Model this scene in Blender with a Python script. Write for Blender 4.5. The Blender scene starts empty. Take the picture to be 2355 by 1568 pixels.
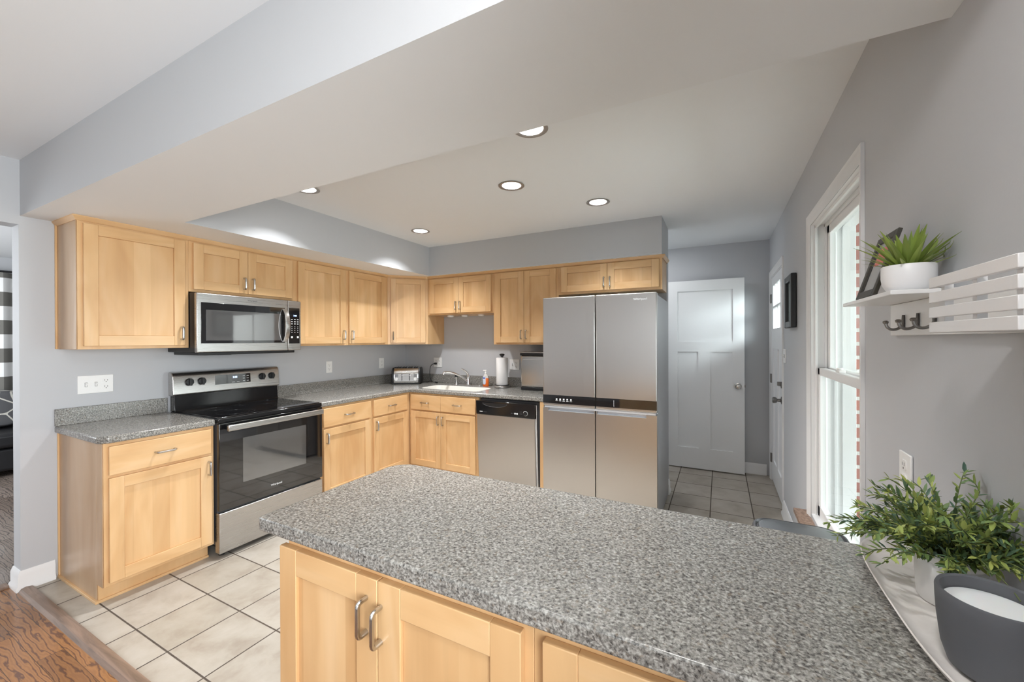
import bpy, bmesh, math, random
from mathutils import Vector, Matrix
random.seed(7)
SC = bpy.context.scene
COL = SC.collection
PI = math.pi

# ------------------------------------------------------------------ camera
def make_camera():
    W, H = 2355.0, 1568.0
    yaw, pitch, roll = math.radians(27.321), math.radians(-0.1232), math.radians(-0.206)
    f = Vector((-math.sin(yaw)*math.cos(pitch), math.cos(yaw)*math.cos(pitch), math.sin(pitch)))
    r = Vector((math.cos(yaw), math.sin(yaw), 0)); u = r.cross(f)
    r2 = r*math.cos(roll) + u*math.sin(roll); u2 = u*math.cos(roll) - r*math.sin(roll)
    cd = bpy.data.cameras.new('camera'); cam = bpy.data.objects.new('camera', cd); COL.objects.link(cam)
    M = Matrix((r2, u2, -f)).transposed().to_4x4(); M.translation = Vector((3.5593, -3.9265, 1.4229))
    cam.matrix_world = M
    cd.sensor_fit = 'HORIZONTAL'; cd.sensor_width = 36.0; cd.lens = 924.15*36.0/W
    cd.clip_start = 0.02; cd.clip_end = 200
    SC.camera = cam
make_camera()

# ------------------------------------------------------------------ world, daylight, exposure
SC.view_settings.view_transform = 'Standard'; SC.view_settings.look = 'None'
SC.view_settings.gamma = 1.0; SC.view_settings.use_curve_mapping = False
SC.view_settings.exposure = 0.86
SC.cycles.max_bounces = 8; SC.cycles.diffuse_bounces = 5; SC.cycles.glossy_bounces = 4
SC.cycles.transmission_bounces = 6; SC.cycles.transparent_max_bounces = 12
SC.cycles.caustics_reflective = False; SC.cycles.caustics_refractive = False
SC.cycles.sample_clamp_indirect = 6.0
SC.cycles.use_denoising = True
w = bpy.data.worlds.new('sky'); SC.world = w; w.use_nodes = True
nt = w.node_tree; nt.nodes.clear()
wo = nt.nodes.new('ShaderNodeOutputWorld'); wb = nt.nodes.new('ShaderNodeBackground')
wb.inputs[0].default_value = (0.86, 0.93, 1.0, 1); wb.inputs[1].default_value = 1.0
nt.links.new(wb.outputs[0], wo.inputs[0])

def area(name, loc, target, sx, sy, power, color=(1, 1, 1), spread=180):
    ld = bpy.data.lights.new(name, 'AREA'); ld.shape = 'RECTANGLE'; ld.size = sx; ld.size_y = sy
    ld.energy = power; ld.color = color; ld.spread = math.radians(spread)
    o = bpy.data.objects.new(name, ld); COL.objects.link(o); o.location = loc
    o.rotation_euler = (Vector(target)-Vector(loc)).to_track_quat('-Z', 'Y').to_euler()
    return o
DAY = (0.93, 0.97, 1.0)
area('dining_fill', (3.2, -6.85, 1.45), (2.6, 0, 1.2), 1.35, 1.7, 3.5, DAY)  # unseen light added behind the camera as assumed window daylight
area('dining_side_fill', (4.2, -4.45, 1.25), (0, -3.9, 1.0), 1.3, 1.3, 27, DAY, 115)  # added fill from a made-up side window, aimed at the left wall
area('living_daylight', (-2.3, -4.9, 1.5), (-2.6, -1.5, 1.0), 2.4, 1.5, 60, DAY)
area('kitchen_window_daylight', (6.7, -1.9, 1.15), (3.0, -1.6, 1.0), 4.2, 2.3, 100, DAY)
area('entry_door_daylight', (5.1, -0.62, 2.30), (3.95, 0.55, 1.70), 1.1, 0.7, 10, (0.9, 0.96, 1.0), 60)
area('hall_fill', (0.5, 0.6, 1.5), (4.0, 0.5, 1.6), 0.7, 1.4, 5, DAY)  # unseen light added to lift the hall, standing for daylight from the left
area('hall_door_fill', (2.75, 0.42, 2.42), (2.95, 0.55, 0), 0.3, 0.3, 3.2, (.97, .985, 1))  # added light hidden behind the partition to brighten the white door

# ------------------------------------------------------------------ mesh helpers
FL = lambda a, n, z: Vector((n, a, z))          # faces +x, a runs along y
FB = lambda a, n, z: Vector((a, -n, z))         # faces -y, a runs along x
FR = lambda a, n, z: Vector((4.024-n, a, z))    # right wall, faces -x
FF = lambda a, n, z: Vector((a, 1.03-n, z))     # far wall, faces -y
FW = lambda a, n, z: Vector((a, n, z))
_s2 = math.sqrt(0.5)
FD = lambda a, n, z: Vector((0.305+_s2*(a+n), -0.61+_s2*(a-n), z))   # diagonal corner cabinet

class MB:
    def __init__(s): s.bm = bmesh.new()
    def _mi(s, faces, m):
        for f in faces: f.material_index = m
    def poly(s, pts, m=0):
        f = s.bm.faces.new([s.bm.verts.new(p) for p in pts]); f.material_index = m; return f
    def box(s, a0, a1, n0, n1, z0, z1, F=FW, m=0):
        v = [s.bm.verts.new(F(a, n, z)) for z in (z0, z1) for n in (n0, n1) for a in (a0, a1)]
        fs = [s.bm.faces.new([v[i] for i in q]) for q in
              ((0, 1, 3, 2), (4, 6, 7, 5), (0, 4, 5, 1), (2, 3, 7, 6), (0, 2, 6, 4), (1, 5, 7, 3))]
        s._mi(fs, m); return s
    def loft(s, rings, m=0, cap=True, closed=True):
        R = [[s.bm.verts.new(p) for p in r] for r in rings]; k = len(R[0]); fs = []
        for i in range(len(R)-1):
            for j in range(k if closed else k-1):
                fs.append(s.bm.faces.new((R[i][j], R[i][(j+1) % k], R[i+1][(j+1) % k], R[i+1][j])))
        if cap:
            fs.append(s.bm.faces.new(R[0][::-1])); fs.append(s.bm.faces.new(R[-1]))
        s._mi(fs, m); return s
    def lathe(s, prof, c=(0, 0, 0), seg=32, m=0, F=None, sx=1, sy=1):
        """prof: [(r, h)] along z (or the frame's n axis if F is given as (origin, axis))"""
        c = Vector(c); fs = []; R = []
        if F is None: ux, uy, uz = Vector((1, 0, 0)), Vector((0, 1, 0)), Vector((0, 0, 1))
        else:
            uz = Vector(F).normalized(); ux = uz.orthogonal().normalized(); uy = uz.cross(ux)
        for r, h in prof:
            if r < 1e-6: R.append([s.bm.verts.new(c+uz*h)])
            else: R.append([s.bm.verts.new(c+uz*h+ux*(r*sx*math.cos(2*PI*i/seg))+uy*(r*sy*math.sin(2*PI*i/seg))) for i in range(seg)])
        for A, B in zip(R[:-1], R[1:]):
            if len(A) == 1 and len(B) == 1: continue
            for j in range(seg):
                k = (j+1) % seg
                if len(A) == 1: fs.append(s.bm.faces.new((A[0], B[k], B[j])))
                elif len(B) == 1: fs.append(s.bm.faces.new((A[j], A[k], B[0])))
                else: fs.append(s.bm.faces.new((A[j], A[k], B[k], B[j])))
        s._mi(fs, m); return s
    def cyl(s, p0, p1, r, seg=20, m=0, r2=None):
        p0, p1 = Vector(p0), Vector(p1); h = (p1-p0).length
        return s.lathe([(0, 0), (r, 0), (r if r2 is None else r2, h), (0, h)], p0, seg, m, F=(p1-p0))
    def tube(s, pts, r, seg=10, m=0, flat=1.0):
        pts = [Vector(p) for p in pts]; rr = r if isinstance(r, (list, tuple)) else [r]*len(pts); rings = []
        t0 = (pts[1]-pts[0]).normalized(); nrm = t0.orthogonal().normalized()
        for i, p in enumerate(pts):
            t = (pts[min(i+1, len(pts)-1)]-pts[max(i-1, 0)]).normalized()
            nrm = (nrm-t*nrm.dot(t)).normalized(); b = t.cross(nrm)
            rings.append([p+(nrm*math.cos(2*PI*j/seg)+b*math.sin(2*PI*j/seg)*flat)*rr[i] for j in range(seg)])
        return s.loft(rings, m)
    def sweep(s, path, prof, m=0):
        """2-D path [(x,y)] with mitred corners; prof [(offset to the path's right side, z)] closed"""
        P = [Vector((x, y)) for x, y in path]; rings = []
        for i, p in enumerate(P):
            d0 = (P[i]-P[i-1]).normalized() if i else (P[1]-P[0]).normalized()
            d1 = (P[i+1]-P[i]).normalized() if i < len(P)-1 else d0
            n0, n1 = Vector((d0.y, -d0.x)), Vector((d1.y, -d1.x)); n = (n0+n1).normalized(); k = 1/max(.2, n.dot(n0))
            rings.append([Vector((p.x+n.x*o*k, p.y+n.y*o*k, z)) for o, z in prof])
        return s.loft(rings, m)
    def prism(s, outer, z0, z1, holes=(), m=0):
        loops = [outer]+list(holes); fs = []
        for z in ((z0, z1) if abs(z1-z0) > 1e-9 else (z0,)):
            L = [[s.bm.verts.new((x, y, z)) for x, y in lp] for lp in loops]; ed = []
            for lp in L:
                for i in range(len(lp)): ed.append(s.bm.edges.new((lp[i], lp[(i+1) % len(lp)])))
            g = bmesh.ops.triangle_fill(s.bm, use_beauty=True, edges=ed)
            fs += [e for e in g['geom'] if isinstance(e, bmesh.types.BMFace)]
            if z == z0: L0 = L
        if abs(z1-z0) > 1e-9:
            for A, B in zip(L0, L):
                for i in range(len(A)):
                    k = (i+1) % len(A); fs.append(s.bm.faces.new((A[i], A[k], B[k], B[i])))
        s._mi(fs, m); return s

def mesh_from(mb, name, off=(0, 0, 0), recalc=True, smooth=35):
    bm = mb.bm
    if recalc: bmesh.ops.recalc_face_normals(bm, faces=bm.faces[:])
    bmesh.ops.translate(bm, verts=bm.verts[:], vec=-Vector(off))
    me = bpy.data.meshes.new(name); bm.to_mesh(me); bm.free()
    if smooth:
        for p in me.polygons: p.use_smooth = True
        me.set_sharp_from_angle(angle=math.radians(smooth))
    return me
def root_off(parent):
    o = Vector((0, 0, 0))
    while parent is not None: o += parent.location; parent = parent.parent
    return o
def obj(name, mb, mats, parent=None, loc=None, bevel=0, seg=2, local=False, smooth=35, recalc=True, label=None):
    """link ONE mesh object; coordinates are the room's unless local"""
    off = Vector((0, 0, 0))
    if not local: off = root_off(parent) if parent else Vector(loc or (0, 0, 0))
    me = mesh_from(mb, name, off, recalc, smooth)
    for m in (mats if isinstance(mats, (list, tuple)) else [mats]): me.materials.append(m)
    o = bpy.data.objects.new(name, me); COL.objects.link(o)
    if parent: o.parent = parent
    elif loc: o.location = loc
    if bevel:
        b = o.modifiers.new('edge', 'BEVEL'); b.width = bevel; b.segments = seg; b.limit_method = 'ANGLE'; b.angle_limit = math.radians(40)
    if label: o['label'] = label
    return o
def tag(o, label, cat, group=None, kind=None):
    o['label'] = label; o['category'] = cat
    if group: o['group'] = group
    if kind: o['kind'] = kind
    return o
def thing(name, loc, label, cat, group=None, rotz=0, kind=None):
    o = bpy.data.objects.new(name, None); o.empty_display_size = .05; COL.objects.link(o); o.location = loc; o.rotation_euler = (0, 0, rotz)
    return tag(o, label, cat, group, kind)
def struct(name, mb, mats, label, cat, bevel=0, smooth=35):
    return tag(obj(name, mb, mats, bevel=bevel, smooth=smooth), label, cat, kind='structure')
def copy_tree(o, parent=None):
    c = o.copy(); COL.objects.link(c)
    if parent: c.parent = parent
    for ch in list(o.children): copy_tree(ch, c)
    return c
def text(name, body, size, F, a, n, z, mat, parent, depth=.0004, align='CENTER', sx=1.0):
    """lettering whose baseline runs along the frame's a axis"""
    cu = bpy.data.curves.new(name, 'FONT'); cu.body = body; cu.size = size; cu.align_x = align; cu.extrude = depth
    t = bpy.data.objects.new(name, cu); COL.objects.link(t)
    dg = bpy.context.evaluated_depsgraph_get()
    me = bpy.data.meshes.new_from_object(t.evaluated_get(dg)); bpy.data.objects.remove(t); bpy.data.curves.remove(cu)
    off = root_off(parent)
    for v in me.vertices: v.co = F(a+v.co.x*sx, n+v.co.z, z+v.co.y)-off
    me.materials.clear(); me.materials.append(mat); me.name = name
    o = bpy.data.objects.new(name, me); COL.objects.link(o); o.parent = parent
    return o
def rrect(x0, x1, y0, y1, r, k=6):
    out = []
    for cx, cy, a in ((x1-r, y1-r, 0), (x0+r, y1-r, 90), (x0+r, y0+r, 180), (x1-r, y0+r, 270)):
        for i in range(k+1):
            t = math.radians(a+90*i/k); out.append((cx+r*math.cos(t), cy+r*math.sin(t)))
    return out

# ------------------------------------------------------------------ materials
def N(t, typ, **kw):
    n = t.nodes.new(typ)
    for k, v in kw.items():
        if k.startswith('i_'): n.inputs[k[2:]].default_value = v
        elif k.startswith('n') and k[1:].isdigit(): n.inputs[int(k[1:])].default_value = v
        else: setattr(n, k, v)
    return n
def mat(name, color=(.8, .8, .8), rough=.5, metal=0, spec=.5, coat=0, emit=None, es=0):
    m = bpy.data.materials.new(name); m.use_nodes = True; t = m.node_tree; b = t.nodes['Principled BSDF']
    b.inputs['Base Color'].default_value = (*color, 1); b.inputs['Roughness'].default_value = rough
    b.inputs['Metallic'].default_value = metal; b.inputs['Specular IOR Level'].default_value = spec
    b.inputs['Coat Weight'].default_value = coat
    if emit: b.inputs['Emission Color'].default_value = (*emit, 1); b.inputs['Emission Strength'].default_value = es
    return m, t, b
def pos(t, scale=None):
    g = N(t, 'ShaderNodeNewGeometry')
    if scale is None: return g.outputs['Position']
    mp = N(t, 'ShaderNodeMapping'); mp.inputs['Scale'].default_value = scale
    t.links.new(g.outputs['Position'], mp.inputs['Vector']); return mp.outputs[0]
def ramp(t, fac, stops, interp='LINEAR'):
    r = N(t, 'ShaderNodeValToRGB'); e = r.color_ramp.elements; r.color_ramp.interpolation = interp
    while len(e) < len(stops): e.new(.5)
    for i, (p, c) in enumerate(stops): e[i].position = p; e[i].color = (*c, 1) if len(c) == 3 else c
    t.links.new(fac, r.inputs[0]); return r.outputs[0]
def mixc(t, fac, a, b, mode='MIX'):
    m = N(t, 'ShaderNodeMix', data_type='RGBA', blend_type=mode)
    for s, v in ((m.inputs[0], fac), (m.inputs[6], a), (m.inputs[7], b)):
        if hasattr(v, 'links') or hasattr(v, 'is_linked'): t.links.new(v, s)
        else: s.default_value = v if not isinstance(v, tuple) or len(v) == 4 else (*v, 1)
    return m.outputs[2]
def math_(t, op, a, b=None, c=None):
    m = N(t, 'ShaderNodeMath', operation=op)
    for i, v in enumerate((a, b, c)):
        if v is None: continue
        if hasattr(v, 'is_linked'): t.links.new(v, m.inputs[i])
        else: m.inputs[i].default_value = v
    return m.outputs[0]
def bump(t, b, h, strength=.2, dist=.002):
    n = N(t, 'ShaderNodeBump', i_Strength=strength, i_Distance=dist); t.links.new(h, n.inputs['Height']); t.links.new(n.outputs[0], b.inputs['Normal'])
def noise(t, vec, scale, detail=3, rough=.5, dist=0):
    n = N(t, 'ShaderNodeTexNoise', i_Scale=scale, i_Detail=detail, i_Roughness=rough, i_Distortion=dist); t.links.new(vec, n.inputs['Vector']); return n.outputs['Fac']

def paint(name, color, rough=.55, bs=.12):
    m, t, b = mat(name, color, rough, spec=.3)
    bump(t, b, noise(t, pos(t), 180, 3), bs, .001); return m
M = {}
M['wall'] = paint('grey_wall_paint', (.525, .535, .555), .5)
M['ceil'] = paint('ceiling_paint', (.86, .88, .90), .8)
M['soffit'] = paint('soffit_white_paint', (.84, .855, .865), .7)
M['trim'] = mat('white_trim_paint', (.82, .82, .82), .3)[0]
M['white'] = mat('white_plastic', (.85, .85, .84), .35)[0]
M['white_door'] = mat('white_door_paint', (.80, .81, .82), .35)[0]

def maple(name, vertical=True, planks=False, base=(.66, .42, .21)):
    m, t, b = mat(name, base, .32, spec=.45)
    v = pos(t, (26, 26, 1.6) if vertical else (1.6, 1.6, 34))
    g = noise(t, v, 1.0, 6, .6, .6)
    r1 = ramp(t, g, [(.25, tuple(c*.89 for c in base)), (.5, base), (.78, tuple(min(1, c*1.07) for c in base))])
    big = noise(t, pos(t, (5, 5, 1.3) if vertical else (1.4, 1.4, 6)), 1.0, 2, .5, 1.6)
    c = mixc(t, .5, r1, ramp(t, big, [(.3, (base[0]*.86, base[1]*.76, base[2]*.66)), (.55, (base[0]*1.06, base[1]*1.08, base[2]*1.1)), (.72, (base[0]*1.16, base[1]*1.28, base[2]*1.5))]))
    if planks:
        sp = N(t, 'ShaderNodeSeparateXYZ'); t.links.new(pos(t), sp.inputs[0])
        oi = N(t, 'ShaderNodeObjectInfo')
        s = math_(t, 'ADD', math_(t, 'ADD', sp.outputs[0], sp.outputs[1]), math_(t, 'MULTIPLY', oi.outputs['Random'], 3.0))
        s = math_(t, 'FLOOR', math_(t, 'DIVIDE', s, .083))
        wn = N(t, 'ShaderNodeTexWhiteNoise', noise_dimensions='1D'); t.links.new(s, wn.inputs['W'])
        tint = ramp(t, wn.outputs['Value'], [(0, (.92, .88, .84)), (.5, (1, 1, 1)), (1, (1.07, 1.09, 1.12))])
        c = mixc(t, 1.0, c, tint, 'MULTIPLY')
    t.links.new(c, b.inputs['Base Color'])
    bump(t, b, g, .04, .001); return m
M['mv'] = maple('maple_vertical_grain'); M['mh'] = maple('maple_cross_grain', False); M['mp'] = maple('maple_glued_panel', True, True)
M['me'] = maple('maple_end_panel_veneer', True, False, (.47, .315, .19))
WOOD = [M['mv'], M['mh'], M['mp']]

def granite():
    m, t, b = mat('grey_speckled_laminate', (.3, .3, .3), .2, spec=.5)
    p = pos(t)
    n1 = noise(t, p, 150, 3, .62, .4)
    v = N(t, 'ShaderNodeTexVoronoi', i_Scale=230.0); t.links.new(p, v.inputs['Vector'])
    sep = N(t, 'ShaderNodeSeparateColor'); t.links.new(v.outputs['Color'], sep.inputs[0])
    c1 = ramp(t, n1, [(.33, (.035, .033, .032)), (.43, (.15, .145, .14)), (.52, (.33, .32, .305)), (.62, (.52, .505, .48)), (.74, (.74, .73, .71))])
    c2 = ramp(t, sep.outputs[0], [(0, (.05, .047, .045)), (.28, (.17, .16, .15)), (.55, (.30, .28, .26)), (.8, (.46, .44, .41)), (1, (.70, .68, .65))])
    c = mixc(t, .42, c1, c2)
    br = ramp(t, noise(t, p, 90, 2), [(.60, (0, 0, 0)), (.70, (1, 1, 1))])
    c = mixc(t, math_(t, 'MULTIPLY', br, .35), c, (.28, .20, .13))
    c = mixc(t, 1.0, c, (.80, .805, .785), 'MULTIPLY')
    t.links.new(c, b.inputs['Base Color']); return m
M['granite'] = granite()

def tile():
    m, t, b = mat('beige_ceramic_tile', (.6, .55, .48), .35, spec=.4)
    sp = N(t, 'ShaderNodeSeparateXYZ'); t.links.new(pos(t), sp.inputs[0])
    P = .3115
    ux = math_(t, 'DIVIDE', math_(t, 'SUBTRACT', sp.outputs[0], .684-3.115), P)
    uy = math_(t, 'DIVIDE', math_(t, 'SUBTRACT', sp.outputs[1], -3.02-3.115), P)
    fx = math_(t, 'ABSOLUTE', math_(t, 'SUBTRACT', math_(t, 'FRACT', math_(t, 'ADD', ux, .5)), .5))
    fy = math_(t, 'ABSOLUTE', math_(t, 'SUBTRACT', math_(t, 'FRACT', math_(t, 'ADD', uy, .5)), .5))
    d = math_(t, 'MINIMUM', fx, fy)
    mask = N(t, 'ShaderNodeMapRange', interpolation_type='SMOOTHSTEP'); mask.inputs[1].default_value = .0085; mask.inputs[2].default_value = .0145
    t.links.new(d, mask.inputs[0])
    cell = N(t, 'ShaderNodeCombineXYZ'); t.links.new(math_(t, 'FLOOR', ux), cell.inputs[0]); t.links.new(math_(t, 'FLOOR', uy), cell.inputs[1])
    wn = N(t, 'ShaderNodeTexWhiteNoise', noise_dimensions='3D'); t.links.new(cell.outputs[0], wn.inputs['Vector'])
    va = N(t, 'ShaderNodeVectorMath', operation='SCALE'); t.links.new(wn.outputs['Color'], va.inputs[0]); va.inputs['Scale'].default_value = 20
    vb = N(t, 'ShaderNodeVectorMath', operation='ADD'); t.links.new(va.outputs[0], vb.inputs[0]); t.links.new(pos(t), vb.inputs[1])
    n = noise(t, vb.outputs[0], 6, 5, .62, .3)
    c = ramp(t, n, [(.3, (.325, .28, .23)), (.5, (.405, .365, .31)), (.7, (.455, .42, .368))])
    tint = ramp(t, wn.outputs['Value'], [(0, (.93, .92, .90)), (1, (1.04, 1.04, 1.05))])
    c = mixc(t, 1.0, c, tint, 'MULTIPLY')
    gr = ramp(t, noise(t, pos(t), 60, 2), [(.3, (.05, .036, .026)), (.7, (.10, .078, .06))])
    t.links.new(mixc(t, mask.outputs[0], gr, c), b.inputs['Base Color'])
    t.links.new(ramp(t, mask.outputs[0], [(0, (.8,)*3), (1, (.34,)*3)]), b.inputs['Roughness'])
    bump(t, b, math_(t, 'ADD', math_(t, 'MULTIPLY', mask.outputs[0], 1.0), math_(t, 'MULTIPLY', n, .15)), .5, .003); return m
M['tile'] = tile()

def oak(name, tone=1.0, grey=0.0):
    m, t, b = mat(name, (.3, .15, .06), .25, spec=.5, coat=.25)
    sp = N(t, 'ShaderNodeSeparateXYZ'); t.links.new(pos(t), sp.inputs[0])
    row = math_(t, 'FLOOR', math_(t, 'DIVIDE', sp.outputs[1], .085))
    w1 = N(t, 'ShaderNodeTexWhiteNoise', noise_dimensions='1D'); t.links.new(row, w1.inputs['W'])
    lx = math_(t, 'ADD', math_(t, 'DIVIDE', sp.outputs[0], .62), math_(t, 'MULTIPLY', w1.outputs['Value'], 7))
    cell = N(t, 'ShaderNodeCombineXYZ'); t.links.new(row, cell.inputs[0]); t.links.new(math_(t, 'FLOOR', lx), cell.inputs[1])
    w2 = N(t, 'ShaderNodeTexWhiteNoise', noise_dimensions='3D'); t.links.new(cell.outputs[0], w2.inputs['Vector'])
    sc = N(t, 'ShaderNodeVectorMath', operation='SCALE'); t.links.new(w2.outputs['Color'], sc.inputs[0]); sc.inputs['Scale'].default_value = 30
    ad = N(t, 'ShaderNodeVectorMath', operation='ADD'); t.links.new(sc.outputs[0], ad.inputs[0]); t.links.new(pos(t, (2.2, 10, 1)), ad.inputs[1])
    wv = N(t, 'ShaderNodeTexWave', bands_direction='Y', i_Scale=1.5, i_Distortion=14.0, i_Detail=4.0); wv.inputs['Detail Scale'].default_value = 1.1
    t.links.new(ad.outputs[0], wv.inputs['Vector'])
    def tn(c): 
        g = sum(c)/3; return tuple((x*(1-grey)+g*1.15*grey)*tone for x in c)
    c = ramp(t, wv.outputs['Fac'], [(.0, tn((.15, .068, .04))), (.06, tn((.20, .09, .045))), (.16, tn((.34, .155, .06))), (.6, tn((.40, .19, .075))), (1, tn((.34, .155, .065)))])
    tint = ramp(t, w2.outputs['Value'], [(0, (.72, .68, .64)), (1, (1.15, 1.15, 1.12))])
    c = mixc(t, 1.0, c, tint, 'MULTIPLY')
    fy = math_(t, 'ABSOLUTE', math_(t, 'SUBTRACT', math_(t, 'FRACT', math_(t, 'ADD', math_(t, 'DIVIDE', sp.outputs[1], .085), .5)), .5))
    fx = math_(t, 'ABSOLUTE', math_(t, 'SUBTRACT', math_(t, 'FRACT', math_(t, 'ADD', lx, .5)), .5))
    e = math_(t, 'MINIMUM', math_(t, 'MULTIPLY', fy, .085), math_(t, 'MULTIPLY', fx, .62))
    k = math_(t, 'LESS_THAN', e, .0012)
    t.links.new(mixc(t, math_(t, 'MULTIPLY', k, .7), c, (.03, .015, .008)), b.inputs['Base Color'])
    bump(t, b, math_(t, 'SUBTRACT', math_(t, 'MULTIPLY', wv.outputs['Fac'], .1), k), .25, .001); return m
M['oak'] = oak('oak_strip_floor', .74); M['oak_glare'] = oak('oak_floor_glare_tint', .95, .75)  # the second oak is greyed to put window glare into its colour
def simple_grain(name, base, rough=.4):
    m, t, b = mat(name, base, rough)
    n = noise(t, pos(t, (3, 40, 40)), 1, 5, .6, .8)
    t.links.new(ramp(t, n, [(.3, tuple(c*.55 for c in base)), (.7, tuple(c*1.25 for c in base))]), b.inputs['Base Color']); return m
M['strip'] = simple_grain('dark_oak_threshold', (.24, .165, .125), .3)
M['sill'] = mat('brown_stone_sill', (.2, .13, .09), .35)[0]
_t = M['sill'].node_tree; _t.links.new(ramp(_t, noise(_t, pos(_t), 60, 4), [(.35, (.15, .085, .055)), (.65, (.34, .23, .17))]), _t.nodes['Principled BSDF'].inputs['Base Color'])

def steel(name, col=(.60, .585, .57), rough=.3, axis='h'):
    m, t, b = mat(name, col, rough, 1.0)
    n = noise(t, pos(t, (4, 4, 500) if axis == 'h' else (500, 500, 4)), 1, 2)
    t.links.new(ramp(t, n, [(.3, (rough*.85,)*3), (.7, (rough*1.15,)*3)]), b.inputs['Roughness'])
    b.inputs['Anisotropic'].default_value = .5
    return m
M['steel'] = steel('brushed_stainless_steel', (.50, .485, .47)); M['steelv'] = steel('brushed_stainless_door', (.54, .52, .50), .34, 'v')
M['ring'] = mat('printed_burner_ring', (.022, .022, .023), .15)[0]
M['steelg'] = steel('satin_stainless_steel', (.58, .56, .53), .18, 'v')
M['dksteel'] = steel('dark_brushed_steel', (.27, .28, .29), .35)
M['chrome'] = mat('polished_chrome', (.82, .82, .82), .14, 1)[0]
M['nickel'] = mat('satin_nickel', (.55, .54, .52), .25, 1)[0]
M['dknick'] = mat('dark_nickel', (.22, .21, .20), .3, 1)[0]
M['blackglass'] = mat('black_glass', (.006, .006, .007), .04, spec=.6)[0]
M['ovenwin'] = mat('oven_window_glass', (.075, .075, .075), .04)[0]
for _k, _i in (('blackglass', 1.75), ('ovenwin', 2.3)): M[_k].node_tree.nodes['Principled BSDF'].inputs['IOR'].default_value = _i
M['blackgloss'] = mat('black_enamel', (.008, .008, .009), .12, spec=.5)[0]
M['black'] = mat('black_plastic', (.012, .012, .013), .4)[0]
M['dkgrey'] = mat('dark_grey_metal', (.07, .07, .075), .4)[0]
M['fridgeside'] = mat('grey_fridge_side', (.34, .35, .37), .35, .3)[0]
M['lightsteel'] = mat('pale_grip_steel', (.62, .65, .70), .4, .6)[0]
M['print'] = mat('white_print', (.75, .76, .78), .5)[0]
M['printd'] = mat('grey_print', (.06, .06, .065), .5)[0]
M['digits'] = mat('lit_blue_digits', (.1, .2, .6), .4, emit=(.35, .5, 1.0), es=3.0)[0]
M['lamp'] = mat('lit_lamp_diffuser', (1, 1, 1), .4, emit=(1, .95, .88), es=6.0)[0]
M['canwhite'] = mat('white_lamp_reflector', (.85, .85, .84), .3)[0]
M['cantrim'] = mat('satin_lamp_trim', (.42, .41, .40), .35, .7)[0]
M['sink'] = mat('white_sink_enamel', (.80, .78, .73), .18)[0]
M['slot'] = mat('outlet_slot', (.16, .155, .15), .6)[0]
M['paper'] = mat('paper_towel', (.83, .82, .82), .9)[0]
M['pot'] = mat('white_ceramic', (.84, .84, .85), .35)[0]
M['matte_pot'] = mat('matte_white_ceramic', (.80, .795, .785), .6)[0]
M['clay'] = mat('dark_grey_clay', (.10, .105, .115), .6)[0]
_t = M['clay'].node_tree; bump(_t, _t.nodes['Principled BSDF'], noise(_t, pos(_t, (30, 30, 700)), 1, 2), .15, .0006)
M['wax'] = mat('white_wax', (.88, .88, .88), .5)[0]; M['wax'].node_tree.nodes['Principled BSDF'].inputs['Subsurface Weight'].default_value = .1
M['tray'] = mat('whitewashed_tray', (.74, .69, .655), .55)[0]
_t = M['tray'].node_tree; _t.links.new(ramp(_t, noise(_t, pos(_t), 22, 4, .55, .5), [(.3, (.76, .71, .67)), (.7, (.86, .82, .79))]), _t.nodes['Principled BSDF'].inputs['Base Color'])
def leafmat(name, lo, mid, hi):
    m, t, b = mat(name, mid, .45, spec=.4); g = N(t, 'ShaderNodeNewGeometry')
    t.links.new(ramp(t, g.outputs['Random Per Island'], [(0, lo), (.5, mid), (1, hi)]), b.inputs['Base Color'])
    b.inputs['Subsurface Weight'].default_value = .05; return m
M['agave'] = leafmat('succulent_leaf', (.15, .22, .04), (.25, .35, .065), (.34, .44, .11))
M['fern'] = leafmat('fern_leaf', (.08, .15, .11), (.19, .28, .075), (.44, .48, .13))
M['stem'] = mat('green_stem', (.10, .13, .04), .6)[0]
M['soil'] = mat('dark_soil', (.05, .03, .02), .9)[0]
M['orange'] = mat('orange_soap', (.85, .16, .015), .2)[0]
M['clearsoap'] = mat('pale_bottle_top', (.62, .60, .58), .15)[0]
M['blue'] = mat('blue_label_print', (.04, .09, .5), .4)[0]
M['lbl'] = mat('pale_label', (.62, .66, .75), .4)[0]
M['leather'] = mat('black_leather', (.012, .012, .014), .35)[0]
M['brown'] = mat('dark_brown_frame', (.045, .04, .03), .4)[0]
M['art'] = mat('grey_print_art', (.42, .44, .45), .6)[0]
M['coral'] = mat('coral_print', (.75, .20, .16), .4)[0]
M['greyph'] = mat('pale_photo_print', (.45, .45, .44), .25)[0]
def glass(name, tint=(.97, 1, .99)):
    m = bpy.data.materials.new(name); m.use_nodes = True; t = m.node_tree; t.nodes.clear()
    o = N(t, 'ShaderNodeOutputMaterial'); mx = N(t, 'ShaderNodeMixShader'); tr = N(t, 'ShaderNodeBsdfTransparent'); gl = N(t, 'ShaderNodeBsdfGlossy')
    tr.inputs[0].default_value = (*tint, 1); gl.inputs['Roughness'].default_value = .01
    fr = N(t, 'ShaderNodeFresnel', i_IOR=1.45); g = N(t, 'ShaderNodeNewGeometry')
    t.links.new(math_(t, 'MULTIPLY', fr.outputs[0], math_(t, 'SUBTRACT', 1.0, g.outputs['Backfacing'])), mx.inputs[0]); t.links.new(tr.outputs[0], mx.inputs[1]); t.links.new(gl.outputs[0], mx.inputs[2]); t.links.new(mx.outputs[0], o.inputs[0]); return m
M['glass'] = glass('window_glass')
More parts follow.
